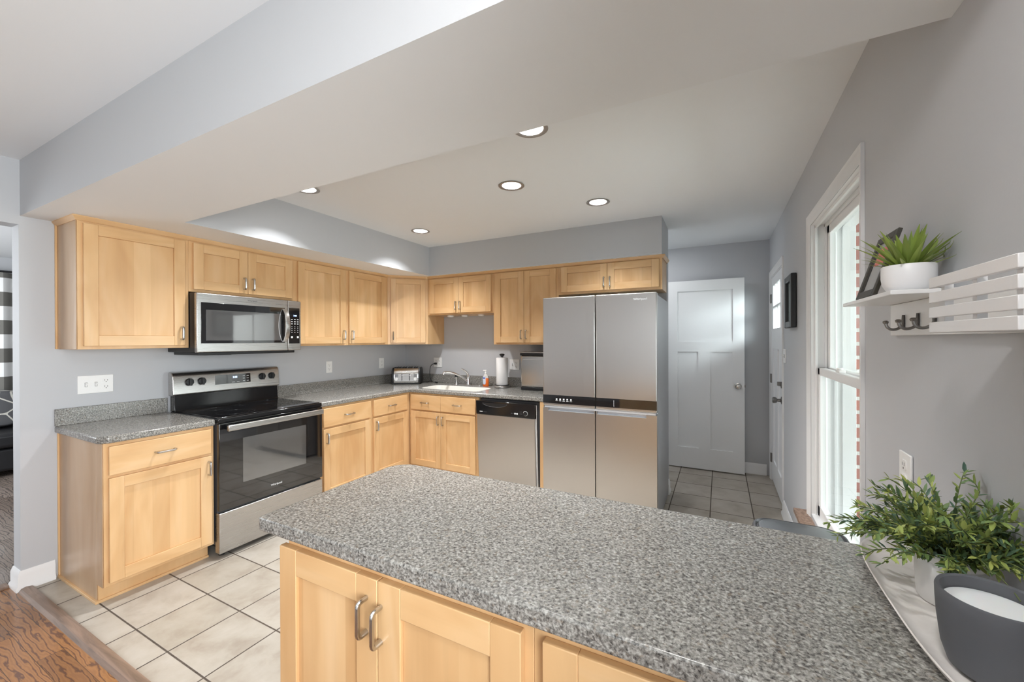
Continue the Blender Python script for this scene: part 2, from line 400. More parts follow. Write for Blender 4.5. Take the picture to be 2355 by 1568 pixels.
def brick():
    m, t, b = mat('red_brick', (.4, .15, .1), .85)
    br = N(t, 'ShaderNodeTexBrick', i_Scale=1.0); br.inputs['Brick Width'].default_value = .205; br.inputs['Row Height'].default_value = .0775
    br.inputs['Mortar Size'].default_value = .011; br.inputs['Color1'].default_value = (.40, .16, .12, 1); br.inputs['Color2'].default_value = (.30, .13, .11, 1); br.inputs['Mortar'].default_value = (.55, .53, .50, 1)
    sp = N(t, 'ShaderNodeSeparateXYZ'); t.links.new(pos(t), sp.inputs[0]); cb = N(t, 'ShaderNodeCombineXYZ')
    t.links.new(math_(t, 'ADD', sp.outputs[0], sp.outputs[1]), cb.inputs[0]); t.links.new(sp.outputs[2], cb.inputs[1])
    t.links.new(cb.outputs[0], br.inputs['Vector']); t.links.new(br.outputs['Color'], b.inputs['Base Color'])
    bump(t, b, math_(t, 'SUBTRACT', 1.0, br.outputs['Fac']), .6, .006); return m
M['brick'] = brick()
M['concrete'] = mat('porch_concrete', (.45, .44, .42), .8)[0]
M['grass'] = mat('lawn_grass', (.10, .2, .04), .9)[0]
M['bush'] = leafmat('garden_leaf', (.05, .13, .03), (.12, .24, .06), (.25, .36, .10))
def siding(name, ax):
    m, t, b = mat(name, (.78, .77, .72), .5)
    sp = N(t, 'ShaderNodeSeparateXYZ'); t.links.new(pos(t), sp.inputs[0])
    f = math_(t, 'FRACT', math_(t, 'DIVIDE', sp.outputs[ax], .1))
    t.links.new(ramp(t, f, [(0, (.38, .37, .34)), (.07, (.78, .77, .72))]), b.inputs['Base Color']); bump(t, b, f, .4, .01); return m
M['soffitboard'] = siding('porch_soffit_boards', 1); M['siding'] = siding('pale_lap_siding', 2)
def stripes():
    m, t, b = mat('striped_curtain_cloth', (.6, .6, .6), .9)
    sp = N(t, 'ShaderNodeSeparateXYZ'); t.links.new(pos(t), sp.inputs[0])
    f = math_(t, 'FRACT', math_(t, 'DIVIDE', math_(t, 'SUBTRACT', sp.outputs[2], .136), .345))
    t.links.new(ramp(t, f, [(0, (.17, .165, .15)), (.5, (.80, .80, .79))], 'CONSTANT'), b.inputs['Base Color']); return m
M['curtain'] = stripes()
M['cushion'] = mat('grey_cushion_cloth', (.10, .10, .105), .8)[0]
_t = M['cushion'].node_tree
_w = N(_t, 'ShaderNodeTexVoronoi', feature='DISTANCE_TO_EDGE', i_Scale=7.0); _t.links.new(pos(_t), _w.inputs['Vector'])
_t.links.new(ramp(_t, _w.outputs['Distance'], [(.035, (.6, .58, .52)), (.05, (.09, .09, .095))]), _t.nodes['Principled BSDF'].inputs['Base Color'])

# ================================================================== ROOM SHELL
XR = 4.024; HC = 2.464; HB = 2.145; YE = -3.178; YD = -7.0
TILE0 = -3.16
struct('floor', MB().box(-.12, 4.3, TILE0, 1.2, -.06, 0), M['tile'], 'beige square tile floor with dark grout in the kitchen', 'floor')
struct('floor_dining', MB().box(-.12, 4.3, YD-.1, TILE0, -.06, 0), M['oak'], 'orange oak strip floor of the dining room', 'floor')
struct('floor_living', MB().box(-4.6, -.12, -5.6, 1.2, -.06, 0), M['oak_glare'], 'plank floor seen through the doorway, window glare greyed into its colour', 'floor')
struct('trim_1', MB().sweep([(0, -3.163), (2.45, -3.163)], [(-.03, 0), (-.024, .014), (0, .02), (.018, .016), (.03, 0)]), M['strip'], 'dark oak threshold strip between wood floor and tiles', 'threshold')

struct('trim_3', MB().box(-.16, -.10, -4.25, -3.20, 0, .012), M['strip'], 'dark wood strip across the living room doorway', 'threshold')
# left wall (range wall), doorway to the living room beside it
lw = MB(); lw.box(-.12, 0, YE, 0.12, 0, HC); lw.box(-.12, 0, -4.25, YE, 2.095, HC); lw.box(-.12, 0, YD-.1, -4.25, 0, HC)
struct('wall_left', lw, M['wall'], 'pale grey wall behind the range and open doorway beside it', 'wall')
bw = MB(); bw.box(0, 3.13, 0, .12, 0, HC)
struct('wall_back', bw, M['wall'], 'grey wall behind the sink ending beside the fridge', 'wall')
fw = MB(); fw.box(-.12, 4.3, 1.03, 1.13, 0, HC)
struct('wall_far', fw, M['wall'], 'dark grey wall behind the open white door', 'wall')
# right wall with window and entry door openings
WY0, WY1, WZ0, WZ1 = -2.006, -1.092, .42, 2.073
DY0, DY1, DZ1 = .054, .893, 2.045
rw = MB()
for y0, y1, z0, z1 in ((YD-.1, -5.12, 0, HC), (-3.78, WY0, 0, HC), (-5.12, -3.78, 0, .55), (-5.12, -3.78, 1.95, HC), (WY0, WY1, 0, WZ0), (WY0, WY1, WZ1, HC), (WY1, DY0, 0, HC), (DY0, DY1, DZ1, HC), (DY1, 1.03, 0, HC)):
    rw.box(XR, 4.14, y0, y1, z0, z1)
struct('wall_right', rw, M['wall'], 'grey wall with the tall window and the entry door', 'wall')
ew = MB()
for y0, y1, z0, z1 in ((YD-.1, -5.12, -.3, 2.9), (-3.78, WY0-.045, -.3, 2.9), (-5.12, -3.78, -.3, .55), (-5.12, -3.78, 1.95, 2.9), (WY0-.045, WY1+.085, -.3, WZ0-.05), (WY0-.045, WY1+.085, WZ1+.02, 2.9), (WY1+.085, DY0, -.3, 2.9), (DY0, DY1, DZ1, 2.9), (DY1, 1.2, -.3, 2.9)):
    ew.box(4.165, 4.262, y0, y1, z0, z1)
struct('wall_brick', ew, M['brick'], 'red brick outer wall seen through the window', 'wall')
db = MB()
for x0, x1, z0, z1 in ((-.12, 2.5, 0, HC), (3.9, 4.14, 0, HC), (2.5, 3.9, 0, .6), (2.5, 3.9, 2.3, HC)):
    db.box(x0, x1, YD-.1, YD, z0, z1)
struct('wall_dining', db, M['wall'], 'grey dining room wall behind the camera with an opening added for light', 'wall')
lv = MB(); lv.box(-4.42, -4.3, -5.6, 1.2, 0, 2.464); lv.box(-4.3, -.12, 1.1, 1.2, 0, 2.464); lv.box(-4.3, -.12, -5.6, -5.5, 0, 2.464)
struct('wall_living', lv, M['wall'], 'dark grey living room wall behind the striped curtain', 'wall')
struct('ceiling_living', MB().box(-4.42, -.12, -5.6, 1.2, 2.464, 2.53), M['ceil'], 'white living room ceiling seen through the doorway', 'ceiling')

# ceiling with round holes for the recessed lamps
CANS = [(1.036, -.929, 'white recessed ceiling lamp nearest the corner wall cabinet'),
        (1.045, -2.125, 'white recessed ceiling lamp half hidden by the beam above the range'),
        (2.316, -1.52, 'white recessed ceiling lamp in the middle of the kitchen ceiling'),
        (2.746, -.927, 'white recessed ceiling lamp in front of the fridge'),
        (2.735, -2.125, 'white recessed ceiling lamp cut off by the beam edge above the peninsula')]
CR = .075
ce = MB(); ce.prism([(-.12, YD-.1), (4.3, YD-.1), (4.3, 1.13), (-.12, 1.13)], HC, HC,
   [[(x+CR*math.cos(2*PI*i/32), y+CR*math.sin(2*PI*i/32)) for i in range(32)] for x, y, _ in CANS])
struct('ceiling', ce, M['ceil'], 'smooth white painted kitchen ceiling', 'ceiling')
struct('roof', MB().box(-4.6, 4.3, YD-.2, 1.3, 2.66, 2.75), M['dkgrey'], 'unseen slab added above the ceiling to block the sky', 'roof')  # unseen slab put in to keep sky light out above the ceiling
struct('sky_block_band', MB().box(4.15, 4.3, YD-.2, 1.3, 2.55, 2.66).box(-4.6, 4.3, YD-.2, YD-.1, 2.47, 2.66).box(-4.6, 4.3, 1.2, 1.3, -.05, 2.66), M['dkgrey'], 'unseen band added under the slab to block the sky', 'wall')  # added band closing the sides of the sky-blocking slab
# beam and soffits (grey sides, white undersides)
def two_tone(name, mb, label, cat):
    o = struct(name, mb, [M['wall'], M['soffit']], label, cat)
    for p in o.data.polygons:
        p.material_index = 1 if p.normal.z < -.5 else 0
    return o
two_tone('beam', MB().box(0, XR, -3.173, -2.668, HB, HC), 'wide dropped beam between dining room and kitchen', 'beam')
sf = MB(); sf.prism([(0, -2.668), (.674, -2.668), (.674, -.352), (3.13, -.352), (3.13, 0), (0, 0)], HB, HC)
two_tone('soffit', sf, 'grey boxed soffit above the wall cabinets', 'soffit')

# baseboards
BBP = [(0, 0), (.022, 0), (.022, .018), (.014, .03), (.014, .085), (.009, .1), (.004, .112), (0, .112)]
def bb(name, path, label): return struct(name, MB().sweep(path, BBP), M['trim'], label, 'baseboard')
bb('baseboard_left', [(-.12, YE), (0, YE), (0, -3.045)], 'white baseboard wrapping the wall end beside the left base cabinet')
bb('baseboard_far', [(3.0, 1.03), (XR-.03, 1.03)], 'white baseboard along the far wall behind the open door')
bb('baseboard_right', [(XR, -.006), (XR, -2.64)], 'white baseboard under the window along the right wall')
bb('baseboard_back', [(3.13, -.0), (3.13, .12)], 'short white baseboard on the wall end beside the fridge')

# ------------------------------------------------------------------ recessed lamps
for i, (x, y, lab) in enumerate(CANS):
    t = thing('recessed_lamp', (x, y, HC), lab, 'lamp', 'recessed ceiling lamps')
    obj('trim_ring', MB().lathe([(CR, .001), (CR+.012, -.004), (CR-.004, -.006), (CR-.012, -.002), (CR-.012, .01), (CR, .012), (CR, .001)], (x, y, HC), 40), M['cantrim'], t)
    obj('reflector', MB().lathe([(CR-.012, .0), (CR-.018, .03), (CR-.026, .06), (CR-.027, .075), (CR-.001, .08), (CR-.001, .0), (CR-.012, 0)], (x, y, HC), 40), M['canwhite'], t)
    obj('bulb', MB().lathe([(0, .050), (.03, .052), (.046, .058), (.047, .07), (0, .072)], (x, y, HC), 32), M['lamp'], t)
    ld = bpy.data.lights.new('recessed_lamp_light', 'AREA'); ld.shape = 'DISK'; ld.size = .085; ld.energy = 9.0; ld.color = (.97, .985, 1); ld.spread = math.radians(112)
    lo = bpy.data.objects.new('recessed_lamp_light', ld); COL.objects.link(lo); lo.parent = t; lo.location = (0, 0, .045)
# dining pendant (above and behind the camera)
t = thing('pendant_lamp', (3.55, -3.88, HC), 'slim nickel pendant lamp over the dining side of the peninsula', 'lamp')
obj('canopy', MB().cyl((3.55, -3.88, HC), (3.55, -3.88, HC-.02), .06), M['nickel'], t)
obj('rod', MB().cyl((3.55, -3.88, HC-.02), (3.55, -3.88, 2.38), .006), M['nickel'], t)
pl = bpy.data.lights.new('pendant_light', 'POINT'); pl.energy = 14; pl.shadow_soft_size = .07; pl.color = (1, .98, .95)
po = bpy.data.objects.new('pendant_light', pl); COL.objects.link(po); po.parent = t; po.location = (0, 0, 2.30-HC)

# ================================================================== WINDOW, DOORS
def casing_ring(mb, y0, y1, z0, z1, w):
    # colonial casing, thick at its outer edge and thin at the opening
    k = w/.057; P = [(0, .0005), (0, .002), (.010, .0035), (.018, .007), (.038, .0085), (.044, .0125), (.057, .0125), (.057, .0005)]
    mb.loft([[FR(y+sy*o*k, n, z+sz*o*k) for o, n in P] for y, z, sy, sz in ((y1, z0, 1, 0), (y1, z1, 1, 1), (y0, z1, -1, 1), (y0, z0, -1, 0))])
def build_window():
    t = thing('window_1', (XR, -1.5, WZ0), 'tall white double-hung window with brown stone sill', 'window', kind='structure')
    c = MB()
    casing_ring(c, WY0, WY1, WZ0-.02, WZ1, .057)
    obj('casing', c, M['trim'], t)
    j = MB()
    x0, x1 = XR+.001, 4.165; e = .003
    j.box(x0, x1, WY0+.0005, WY0+e, WZ0, WZ1); j.box(x0, x1, WY1-e, WY1-.0005, WZ0, WZ1); j.box(x0, x1, WY0, WY1, WZ1-e, WZ1-.0005); j.box(x0, x1, WY0, WY1, WZ0+.0005, WZ0+e)
    for d in (.018, .062, .105):   # parting stops
        j.box(XR+d, XR+d+.012, WY1-.016, WY1-e, WZ0, WZ1); j.box(XR+d, XR+d+.012, WY0+e, WY0+.016, WZ0, WZ1); j.box(XR+d, XR+d+.012, WY0, WY1, WZ1-.02, WZ1-e)
    j.box(4.165, 4.225, WY1-.012, WY1+.08, WZ0-.02, WZ1+.01); j.box(4.165, 4.225, WY0-.04, WY0+.012, WZ0-.02, WZ1+.01); j.box(4.165, 4.225, WY0, WY1, WZ1-.03, WZ1+.01); j.box(4.165, 4.25, WY0, WY1, WZ0-.04, WZ0+.01)
    obj('jamb', j, M['trim'], t, bevel=.002)
    def sash(name, x, z0, z1, label, top, bot):
        f = MB(); s = .042
        f.box(x, x+.032, WY0+.012, WY0+.012+s, z0, z1); f.box(x, x+.032, WY1-.012-s, WY1-.012, z0, z1); f.box(x, x+.032, WY0+.012, WY1-.012, z1-top, z1); f.box(x, x+.032, WY0+.012, WY1-.012, z0, z0+bot)
        q = obj(name, f, M['trim'], t, bevel=.004, label=label)
        obj('pane', MB().box(x+.013, x+.017, WY0+.05, WY1-.05, z0+bot-.004, z1-top+.004), M['glass'], q)
        return q
    lo = sash('sash', XR+.031, WZ0+.006, 1.262, 'lower white window sash', .042, .06)
    obj('sash_lock', MB().box(XR+.035, XR+.06, -1.54, -1.47, 1.262, 1.276).cyl((XR+.047, -1.5, 1.276), (XR+.047, -1.5, 1.284), .012), M['white'], lo, bevel=.003)
    sash('sash', XR+.075, 1.225, WZ1-.012, 'upper white window sash', .05, .04)
    s = MB(); s.box(3.955, 4.03, WY0-.12, WY1+.12, .375, .4)
    obj('window_sill', s, M['sill'], t, bevel=.003, label='brown stone window sill')
build_window()

w2 = MB()
for y0, y1, z0, z1 in ((-5.19, -5.12, .58, 2.22), (-3.78, -3.71, .58, 2.22), (-5.12, -3.78, .58, .55), (-5.12, -3.78, 1.95, 2.22)): w2.box(y0, y1, 0, .018, z0, z1, FR)
struct('added_window', w2, M['trim'], 'made-up white window casing beside the camera, added for the side light', 'window')  # unseen window made up to go with the added side light
def door_panels(mb, F, a0, a1, z0, z1, n0, n1, panels, rec=.012):
    """slab as a grid of solid pieces with recessed panels; panels: (a0,a1,z0,z1)"""
    xs = sorted({a0, a1, *[p[0] for p in panels], *[p[1] for p in panels]}); zs = sorted({z0, z1, *[p[2] for p in panels], *[p[3] for p in panels]})
    for i in range(len(xs)-1):
        for k in range(len(zs)-1):
            ca, cz = (xs[i]+xs[i+1])/2, (zs[k]+zs[k+1])/2
            inp = any(p[0] < ca < p[1] and p[2] < cz < p[3] for p in panels)
            mb.box(xs[i], xs[i+1], n0+(rec if inp else 0), n1-(rec if inp else 0), zs[k], zs[k+1], F)
    bmesh.ops.remove_doubles(mb.bm, verts=mb.bm.verts[:], dist=1e-5)
    # drop interior faces shared by two solids
    seen = {}
    for f in mb.bm.faces[:]:
        key = tuple(sorted(v.index for v in f.verts)) if False else tuple(sorted((round(v.co.x, 4), round(v.co.y, 4), round(v.co.z, 4)) for v in f.verts))
        seen.setdefault(key, []).append(f)
    dead = [f for fs in seen.values() if len(fs) > 1 for f in fs]
    bmesh.ops.delete(mb.bm, geom=dead, context='FACES')
    return mb
def build_open_door():
    t = thing('door_1', (3.415, .925, .01), 'open white three-panel door standing in front of the far wall', 'door', kind='structure')
    F = FB; n0, n1 = -.945, -.905
    P = [(3.142, 3.685, 1.40, 1.955), (3.142, 3.352, .235, 1.288), (3.468, 3.68, .235, 1.288)]
    obj('door_panel', door_panels(MB(), F, 3.032, 3.79, .012, 2.068, n0, n1, P), M['white_door'], t, smooth=0)
    k = MB(); k.lathe([(0, 0), (.034, 0), (.034, .006), (.013, .010), (.012, .026), (.026, .034), (.03, .046), (.026, .054), (.02, .056), (.018, .053), (.004, .053), (0, .054)], (3.73, .905, .932), 32, F=(0, -1, 0))
    obj('door_knob', k, M['nickel'], t, label='round satin nickel door knob')
    obj('latch', MB().box(3.79, 3.798, .917, .933, .92, .945), M['dknick'], t)
build_open_door()

def build_entry_door():
    t = thing('door_2', (XR, .52, 0), 'white entry door with six small glass lites on the right wall', 'door', kind='structure')
    c = MB(); casing_ring(c, DY0, DY1, 0, DZ1, .057)
    obj('casing', c, M['trim'], t)
    j = MB(); j.box(XR, 4.16, DY0, DY0+.012, 0, DZ1); j.box(XR, 4.16, DY1-.012, DY1, 0, DZ1); j.box(XR, 4.16, DY0, DY1, DZ1-.012, DZ1); j.box(XR+.02, 4.16, DY0, DY1, 0, .018)
    obj('jamb', j, M['trim'], t, bevel=.002)
    y0, y1 = DY0+.014, DY1-.014
    F = FR; n0, n1 = -.044, -.003
    g = (y0+.17, y1-.12, 1.525, 1.945)
    P = [(y0+.12, y0+.36, .23, 1.33), (y1-.36, y1-.12, .23, 1.33)]
    mb = MB()
    # stiles and rails round the glass, then the panelled lower part
    mb.box(y0, g[0], n0, n1, 1.33, 2.03, F); mb.box(g[1], y1, n0, n1, 1.33, 2.03, F); mb.box(g[0], g[1], n0, n1, 1.33, g[2], F); mb.box(g[0], g[1], n0, n1, g[3], 2.03, F)
    lowd = door_panels(MB(), F, y0, y1, .02, 1.33, n0, n1, P, .01)
    obj('door_panel', lowd, M['white_door'], t, smooth=0); obj('door_frame', mb, M['white_door'], t, smooth=0)
    m = MB()
    for k in (1, 2):
        yy = g[0]+(g[1]-g[0])*k/3; m.box(yy-.009, yy+.009, n0, n1, g[2], g[3], F)
    zz = (g[2]+g[3])/2; m.box(g[0], g[1], n0, n1, zz-.009, zz+.009, F)
    obj('muntin', m, M['white_door'], t)
    obj('pane', MB().box(g[0], g[1], -.026, -.021, g[2], g[3], F), M['glass'], t)
    kn = MB(); kn.lathe([(0, 0), (.032, 0), (.032, .006), (.013, .012), (.012, .035), (.022, .04), (.026, .052), (.026, .064), (.02, .07), (0, .07)], (XR+.003, y0+.065, .905), 28, F=(-1, 0, 0))
    obj('door_knob', kn, M['dknick'], t, label='round dark nickel door knob')
    bo = MB(); bo.lathe([(0, 0), (.028, 0), (.028, .008), (.01, .012), (.008, .03), (0, .03)], (XR+.003, y0+.065, 1.035), 24, F=(-1, 0, 0)); bo.box(y0+.055, y0+.075, .0, .032, 1.03, 1.062, FR)
    obj('deadbolt', bo, M['dknick'], t, label='dark nickel thumb-turn deadbolt')
    for z in (.23, 1.03, 1.83):
        h = MB(); h.cyl((XR-.004, DY1-.006, z-.045), (XR-.004, DY1-.006, z+.045), .007, 12); h.box(XR-.002, XR+.008, DY1-.03, DY1+.002, z-.045, z+.045)
        obj('hinge', h, M['dknick'], t)
build_entry_door()

# ================================================================== CABINETS
def handle_mb(F, a, z, n, L=.082, horiz=False, r=.0058, proj=.028):
    mb = MB(); pts = []
    h = L/2; c = .010
    prof = [(-h, 0), (-h, proj-c)]
    for i in range(1, 5): th = PI/2*i/4; prof.append((-h+c-c*math.cos(th), proj-c+c*math.sin(th)))
    prof += [(-p, q) for p, q in reversed(prof)]
    for s_, o in prof: pts.append(F(a+s_, n+o, z) if horiz else F(a, n+o, z+s_))
    mb.tube(pts, r, 10, flat=1.3); return mb
def shaker(parent, F, a0, a1, z0, z1, n, stile=.062, handle=None, th=.02):
    """handle: (a, z) of its centre"""
    mb = MB(); s = stile
    mb.box(a0, a0+s, n-th, n, z0, z1, F, 0); mb.box(a1-s, a1, n-th, n, z0, z1, F, 0)
    mb.box(a0+s, a1-s, n-th, n, z1-s, z1, F, 1); mb.box(a0+s, a1-s, n-th, n, z0, z0+s, F, 1)
    mb.box(a0+s, a1-s, n-th, n-.009, z0+s, z1-s, F, 2)
    d = obj('door', mb, WOOD, parent, bevel=.0018)
    if handle: obj('handle', handle_mb(F, handle[0], handle[1], n), M['nickel'], d)
    return d
def drawer(parent, F, a0, a1, z0, z1, n, th=.02, handle=True, L=.09):
    d = obj('drawer', MB().box(a0, a1, n-th, n, z0, z1, F, 1), WOOD, parent, bevel=.003)
    if handle: obj('handle', handle_mb(F, (a0+a1)/2, (z0+z1)/2, n, L, True), M['nickel'], d)
    return d
UZ0, UZ1 = 1.378, 2.125
UF = .302; UD = .322
def wall_cab(label, a0, a1, z0, F, doors, loc, depth=UF, z1=UZ1, mb=None, extra=None):
    t = thing('wall_cabinet', loc, label, 'cabinet', 'maple wall cabinets')
    body = mb or MB().box(a0, a1, .001, depth, z0, z1, F)
    if extra: extra(body)
    obj('cabinet_body', body, [M['mv'], M['me']], t, bevel=.0015)
    for d in doors: shaker(t, F, *d[0], depth+.02, handle=d[1])
    return t
def scribe_u(b):
    b.box(-3.031, -3.027, .0015, .298, UZ0+.002, UZ1, FL, 1)
    b.box(-3.040, -3.031, .0015, .016, UZ0+.001, UZ1-.001, FL, 0)
H2 = .035
wall_cab('largest maple wall cabinet with one wide door at the doorway end', -3.027, -2.486, UZ0, FL,
         [((-3.005, -2.512, 1.397, 2.107), (-2.537, 1.478))], (0, -2.76, UZ0), extra=scribe_u)
wall_cab('short two-door maple wall cabinet above the microwave', -2.4855, -1.7155, 1.767, FL,
         [((-2.462, -2.102, 1.786, 2.107), (-2.132, 1.862)), ((-2.099, -1.738, 1.786, 2.107), (-2.069, 1.862))], (0, -2.1, 1.767))
wall_cab('maple wall cabinet with one door just past the microwave', -1.715, -1.1665, UZ0, FL,
         [((-1.683, -1.187, 1.397, 2.112), (-1.215, 1.478))], (0, -1.44, UZ0))
wall_cab('narrower one-door maple wall cabinet beside the diagonal corner cabinet', -1.166, -.6135, UZ0, FL,
         [((-1.143, -.658, 1.397, 2.112), (-1.117, 1.478))], (0, -.89, UZ0))
dm = MB(); dm.prism([(.001, -.6125), (UF, -.6125), (.6125, -UF), (.6125, -.001), (.001, -.001)], UZ0, UZ1)
t = thing('wall_cabinet', (.2, -.2, UZ0), 'diagonal corner maple wall cabinet above the toaster', 'cabinet', 'maple wall cabinets')
obj('cabinet_body', dm, [M['mv'], M['me']], t, bevel=.0015)
shaker(t, FD, .03, .405, 1.397, 2.107, .0195, handle=(.055, 1.478), stile=.055)
wall_cab('short two-door maple wall cabinet above the sink', .613, 1.4745, 1.706, FB,
         [((.650, 1.040, 1.722, 2.108), (1.012, 1.80)), ((1.043, 1.450, 1.722, 2.108), (1.068, 1.80))], (1.04, 0, 1.706))
wall_cab('tall two-door maple wall cabinet between sink and fridge', 1.475, 2.192, UZ0, FB,
         [((1.503, 1.829, 1.397, 2.110), (1.803, 1.478)), ((1.832, 2.168, 1.397, 2.110), (1.857, 1.478))], (1.83, 0, UZ0))
wall_cab('low wide two-door maple wall cabinet above the fridge', 2.1925, 3.128, 1.852, FB,
         [((2.222, 2.660, 1.873, 2.112), (2.634, 1.945)), ((2.663, 3.104, 1.873, 2.112), (2.689, 1.945))], (2.66, 0, 1.852))
CP = [(0, 2.118), (.006, 2.118), (.012, 2.126), (.022, 2.140), (.022, HB), (0, HB)]
struct('trim_2', MB().sweep([(.0, -3.028), (UF, -3.028), (UF, -.6125), (.6125, -UF), (3.13, -UF), (3.13, -.001)], CP), M['mh'], 'slim maple moulding along the tops of the wall cabinets', 'moulding')

BF, BD = .625, .645
def base_cab(label, a0, a1, F, loc, doors=(), drawers=(), depth=BF, back=.001, extra=None, toe=.075, group='maple base cabinets', hollow=False):
    t = thing('base_cabinet', loc, label, 'cabinet', group)
    b = MB()
    if hollow:
        b.box(a0, a0+.018, back, depth-.02, .1, .874, F).box(a1-.018, a1, back, depth-.02, .1, .874, F).box(a0+.018, a1-.018, back, depth-.02, .1, .118, F).box(a0+.018, a1-.018, back, back+.008, .118, .874, F).box(a0, a1, depth-.02, depth, .1, .874, F)
    else: b.box(a0, a1, back, depth, .1, .874, F)
    b.box(a0, a1, back, depth-toe, 0, .0995, F)
    if extra: extra(b)
    obj('cabinet_body', b, [M['mv'], M['me']], t, bevel=.0012)
    for d in drawers: drawer(t, F, *d[0], depth+.02, handle=d[1])
    for d in doors: shaker(t, F, *d[0], depth+.02, handle=d[1])
    return t
def scribe_b(b):
    b.box(-3.0255, -3.0215, .0015, .545, .014, .873, FL, 1); b.box(-3.0255, -3.0215, .545, .62, .1, .873, FL, 1)
    b.box(-3.034, -3.0255, .0015, .014, .014, .873, FL, 0)
    b.box(-3.036, -3.0215, .0015, .562, 0, .014, FL, 0); b.box(-3.0215, -2.494, .55, .562, 0, .014, FL, 0)
base_cab('maple base cabinet with one wide door and drawer left of the range', -3.0215, -2.494, FL, (0, -2.76, 0),
         [((-3.004, -2.513, .121, .684), (-2.533, .607))], [((-3.004, -2.515, .700, .856), True)], extra=scribe_b)
base_cab('maple base cabinet with drawer and door just right of the range', -1.712, -1.1605, FL, (0, -1.44, 0),
         [((-1.685, -1.185, .121, .684), (-1.660, .607))], [((-1.685, -1.178, .700, .856), True)])
base_cab('maple base cabinet with drawer and door beside the inner corner', -1.16, -.626, FL, (0, -.9, 0),
         [((-1.140, -.680, .121, .684), (-1.114, .607))], [((-1.140, -.682, .700, .856), True)])
base_cab('maple sink base cabinet with paired doors under two small drawer fronts', .6265, 1.489, FB, (1.06, 0, 0),
         [((.655, 1.046, .121, .684), (1.018, .607)), ((1.049, 1.459, .121, .684), (1.076, .607))],
         [((.655, 1.042, .700, .856), True), ((1.045, 1.459, .700, .856), True)], hollow=True)
tag(obj('end_panel', MB().box(2.138, 2.175, -.64, -.001, 0, .874), [M['mv']], loc=(2.15, -.3, 0), bevel=.0015), 'narrow maple end panel between dishwasher and fridge', 'panel')
# peninsula: doors face the dining side
FPn = lambda a, n, z: Vector((a, -2.67-n, z))
def pen_cab(label, a0, a1, doors, loc, extra=None):
    t = thing('base_cabinet', loc, label, 'cabinet', 'maple peninsula cabinets')
    b = MB().box(a0, a1, 0, .533, .1, .874, FPn).box(a0, a1, 0, .46, 0, .1, FPn)
    obj('cabinet_body', b, [M['mv'], M['me']], t, bevel=.0015)
    for d in doors: shaker(t, FPn, *d[0], .553, handle=d[1], stile=.07)
    return t
pen_cab('maple peninsula cabinet with paired doors facing the dining room', 2.467, 3.232,
        [((2.456, 2.829, .121, .848), (2.795, .757)), ((2.832, 3.212, .121, .848), (2.842, .748))], (2.85, -2.93, 0))
pen_cab('maple peninsula cabinet nearest the right wall', 3.2325, 4.02,
        [((3.258, 3.625, .121, .848), (3.59, .757)), ((3.628, 3.995, .121, .848), (3.66, .757))], (3.62, -2.93, 0))

# ------------------------------------------------------------------ countertops
def counter(name, mb, label, loc, splash=None):
    o = tag(obj(name, mb, M['granite'], loc=loc, bevel=.009, seg=3), label, 'countertop')
    if splash: obj('backsplash', splash, M['granite'], o, bevel=.002)
    return o
cm = MB(); cm.prism([(.001, -3.045), (.61, -3.045), (.648, -3.01), (.648, -2.4925), (.001, -2.4925)], .8745, .9145)
counter('countertop', cm, 'short grey speckled countertop left of the range', (.3, -2.77, .8745), MB().box(.001, .02, -3.045, -2.4925, .9145, 1.016))
hole = rrect(.70, 1.43, -.565, -.235, .075)
cm = MB(); cm.prism([(.001, -1.7135), (.648, -1.7135), (.648, -.648), (2.195, -.648), (2.195, -.001), (.001, -.001)], .8745, .9145, [hole])
counter('countertop', cm, 'corner grey speckled countertop around the sink', (.3, -.3, .8745),
        MB().box(.001, .02, -1.7135, -.001, .9145, 1.016).box(.02, 2.195, -.02, -.001, .9145, 1.016))
cm = MB(); cm.prism([(2.372, -3.232), (4.0235, -3.232), (4.0235, -2.647)] + [(2.455-.0, -2.647), (2.425, -2.652), (2.398, -2.668), (2.379, -2.692), (2.370, -2.722), (2.370, -3.222)], .8745, .9145)
counter('countertop', cm, 'large grey speckled peninsula countertop in front', (3.2, -2.94, .8745))

# sink, faucet
sk = MB()
def ring(i, z, r=.075): return [Vector((x, y, z)) for x, y in rrect(.7006+i, 1.4294-i, -.5644+i, -.2356-i, max(.02, r-i), 6)]
R0 = [ring(0, .87), ring(0, .9152), ring(.004, .9158), ring(.008, .9146), ring(.012, .90), ring(.022, .75), ring(.05, .736)]
sk.loft(R0, cap=False); sk.poly([v for v in ring(.05, .736)])
sk.loft([[Vector((1.10+dx, y, z)) for dx, z in ((-.02, .737), (-.009, .875), (-.004, .884), (.004, .884), (.009, .875), (.02, .737))] for y in (-.545, -.255)])
t = thing('sink', (1.06, -.4, .73), 'white double-bowl kitchen sink set into the corner countertop', 'sink')
obj('basin', sk, M['sink'], t, recalc=False)
for x in (.885, 1.28): obj('drain', MB().lathe([(0, .7365), (.035, .7375), (.04, .739), (.042, .7365)], (x, -.4, 0), 24), M['nickel'], t)
t = thing('faucet', (1.01, -.09, .9145), 'curved chrome single-lever faucet behind the sink', 'faucet')
obj('base_plate', MB().prism(rrect(.885, 1.195, -.118, -.062, .027), .9146, .922), M['chrome'], t, bevel=.002)
obj('faucet_body', MB().lathe([(0, 0), (.026, 0), (.024, .015), (.021, .05), (.02, .085), (.014, .1), (0, .105)], (1.015, -.09, .922), 24), M['chrome'], t)
sp = [(1.012, -.095, .950), (.99, -.13, .985), (.955, -.19, 1.03), (.925, -.24, 1.056), (.895, -.28, 1.068), (.868, -.315, 1.07), (.855, -.335, 1.066)]
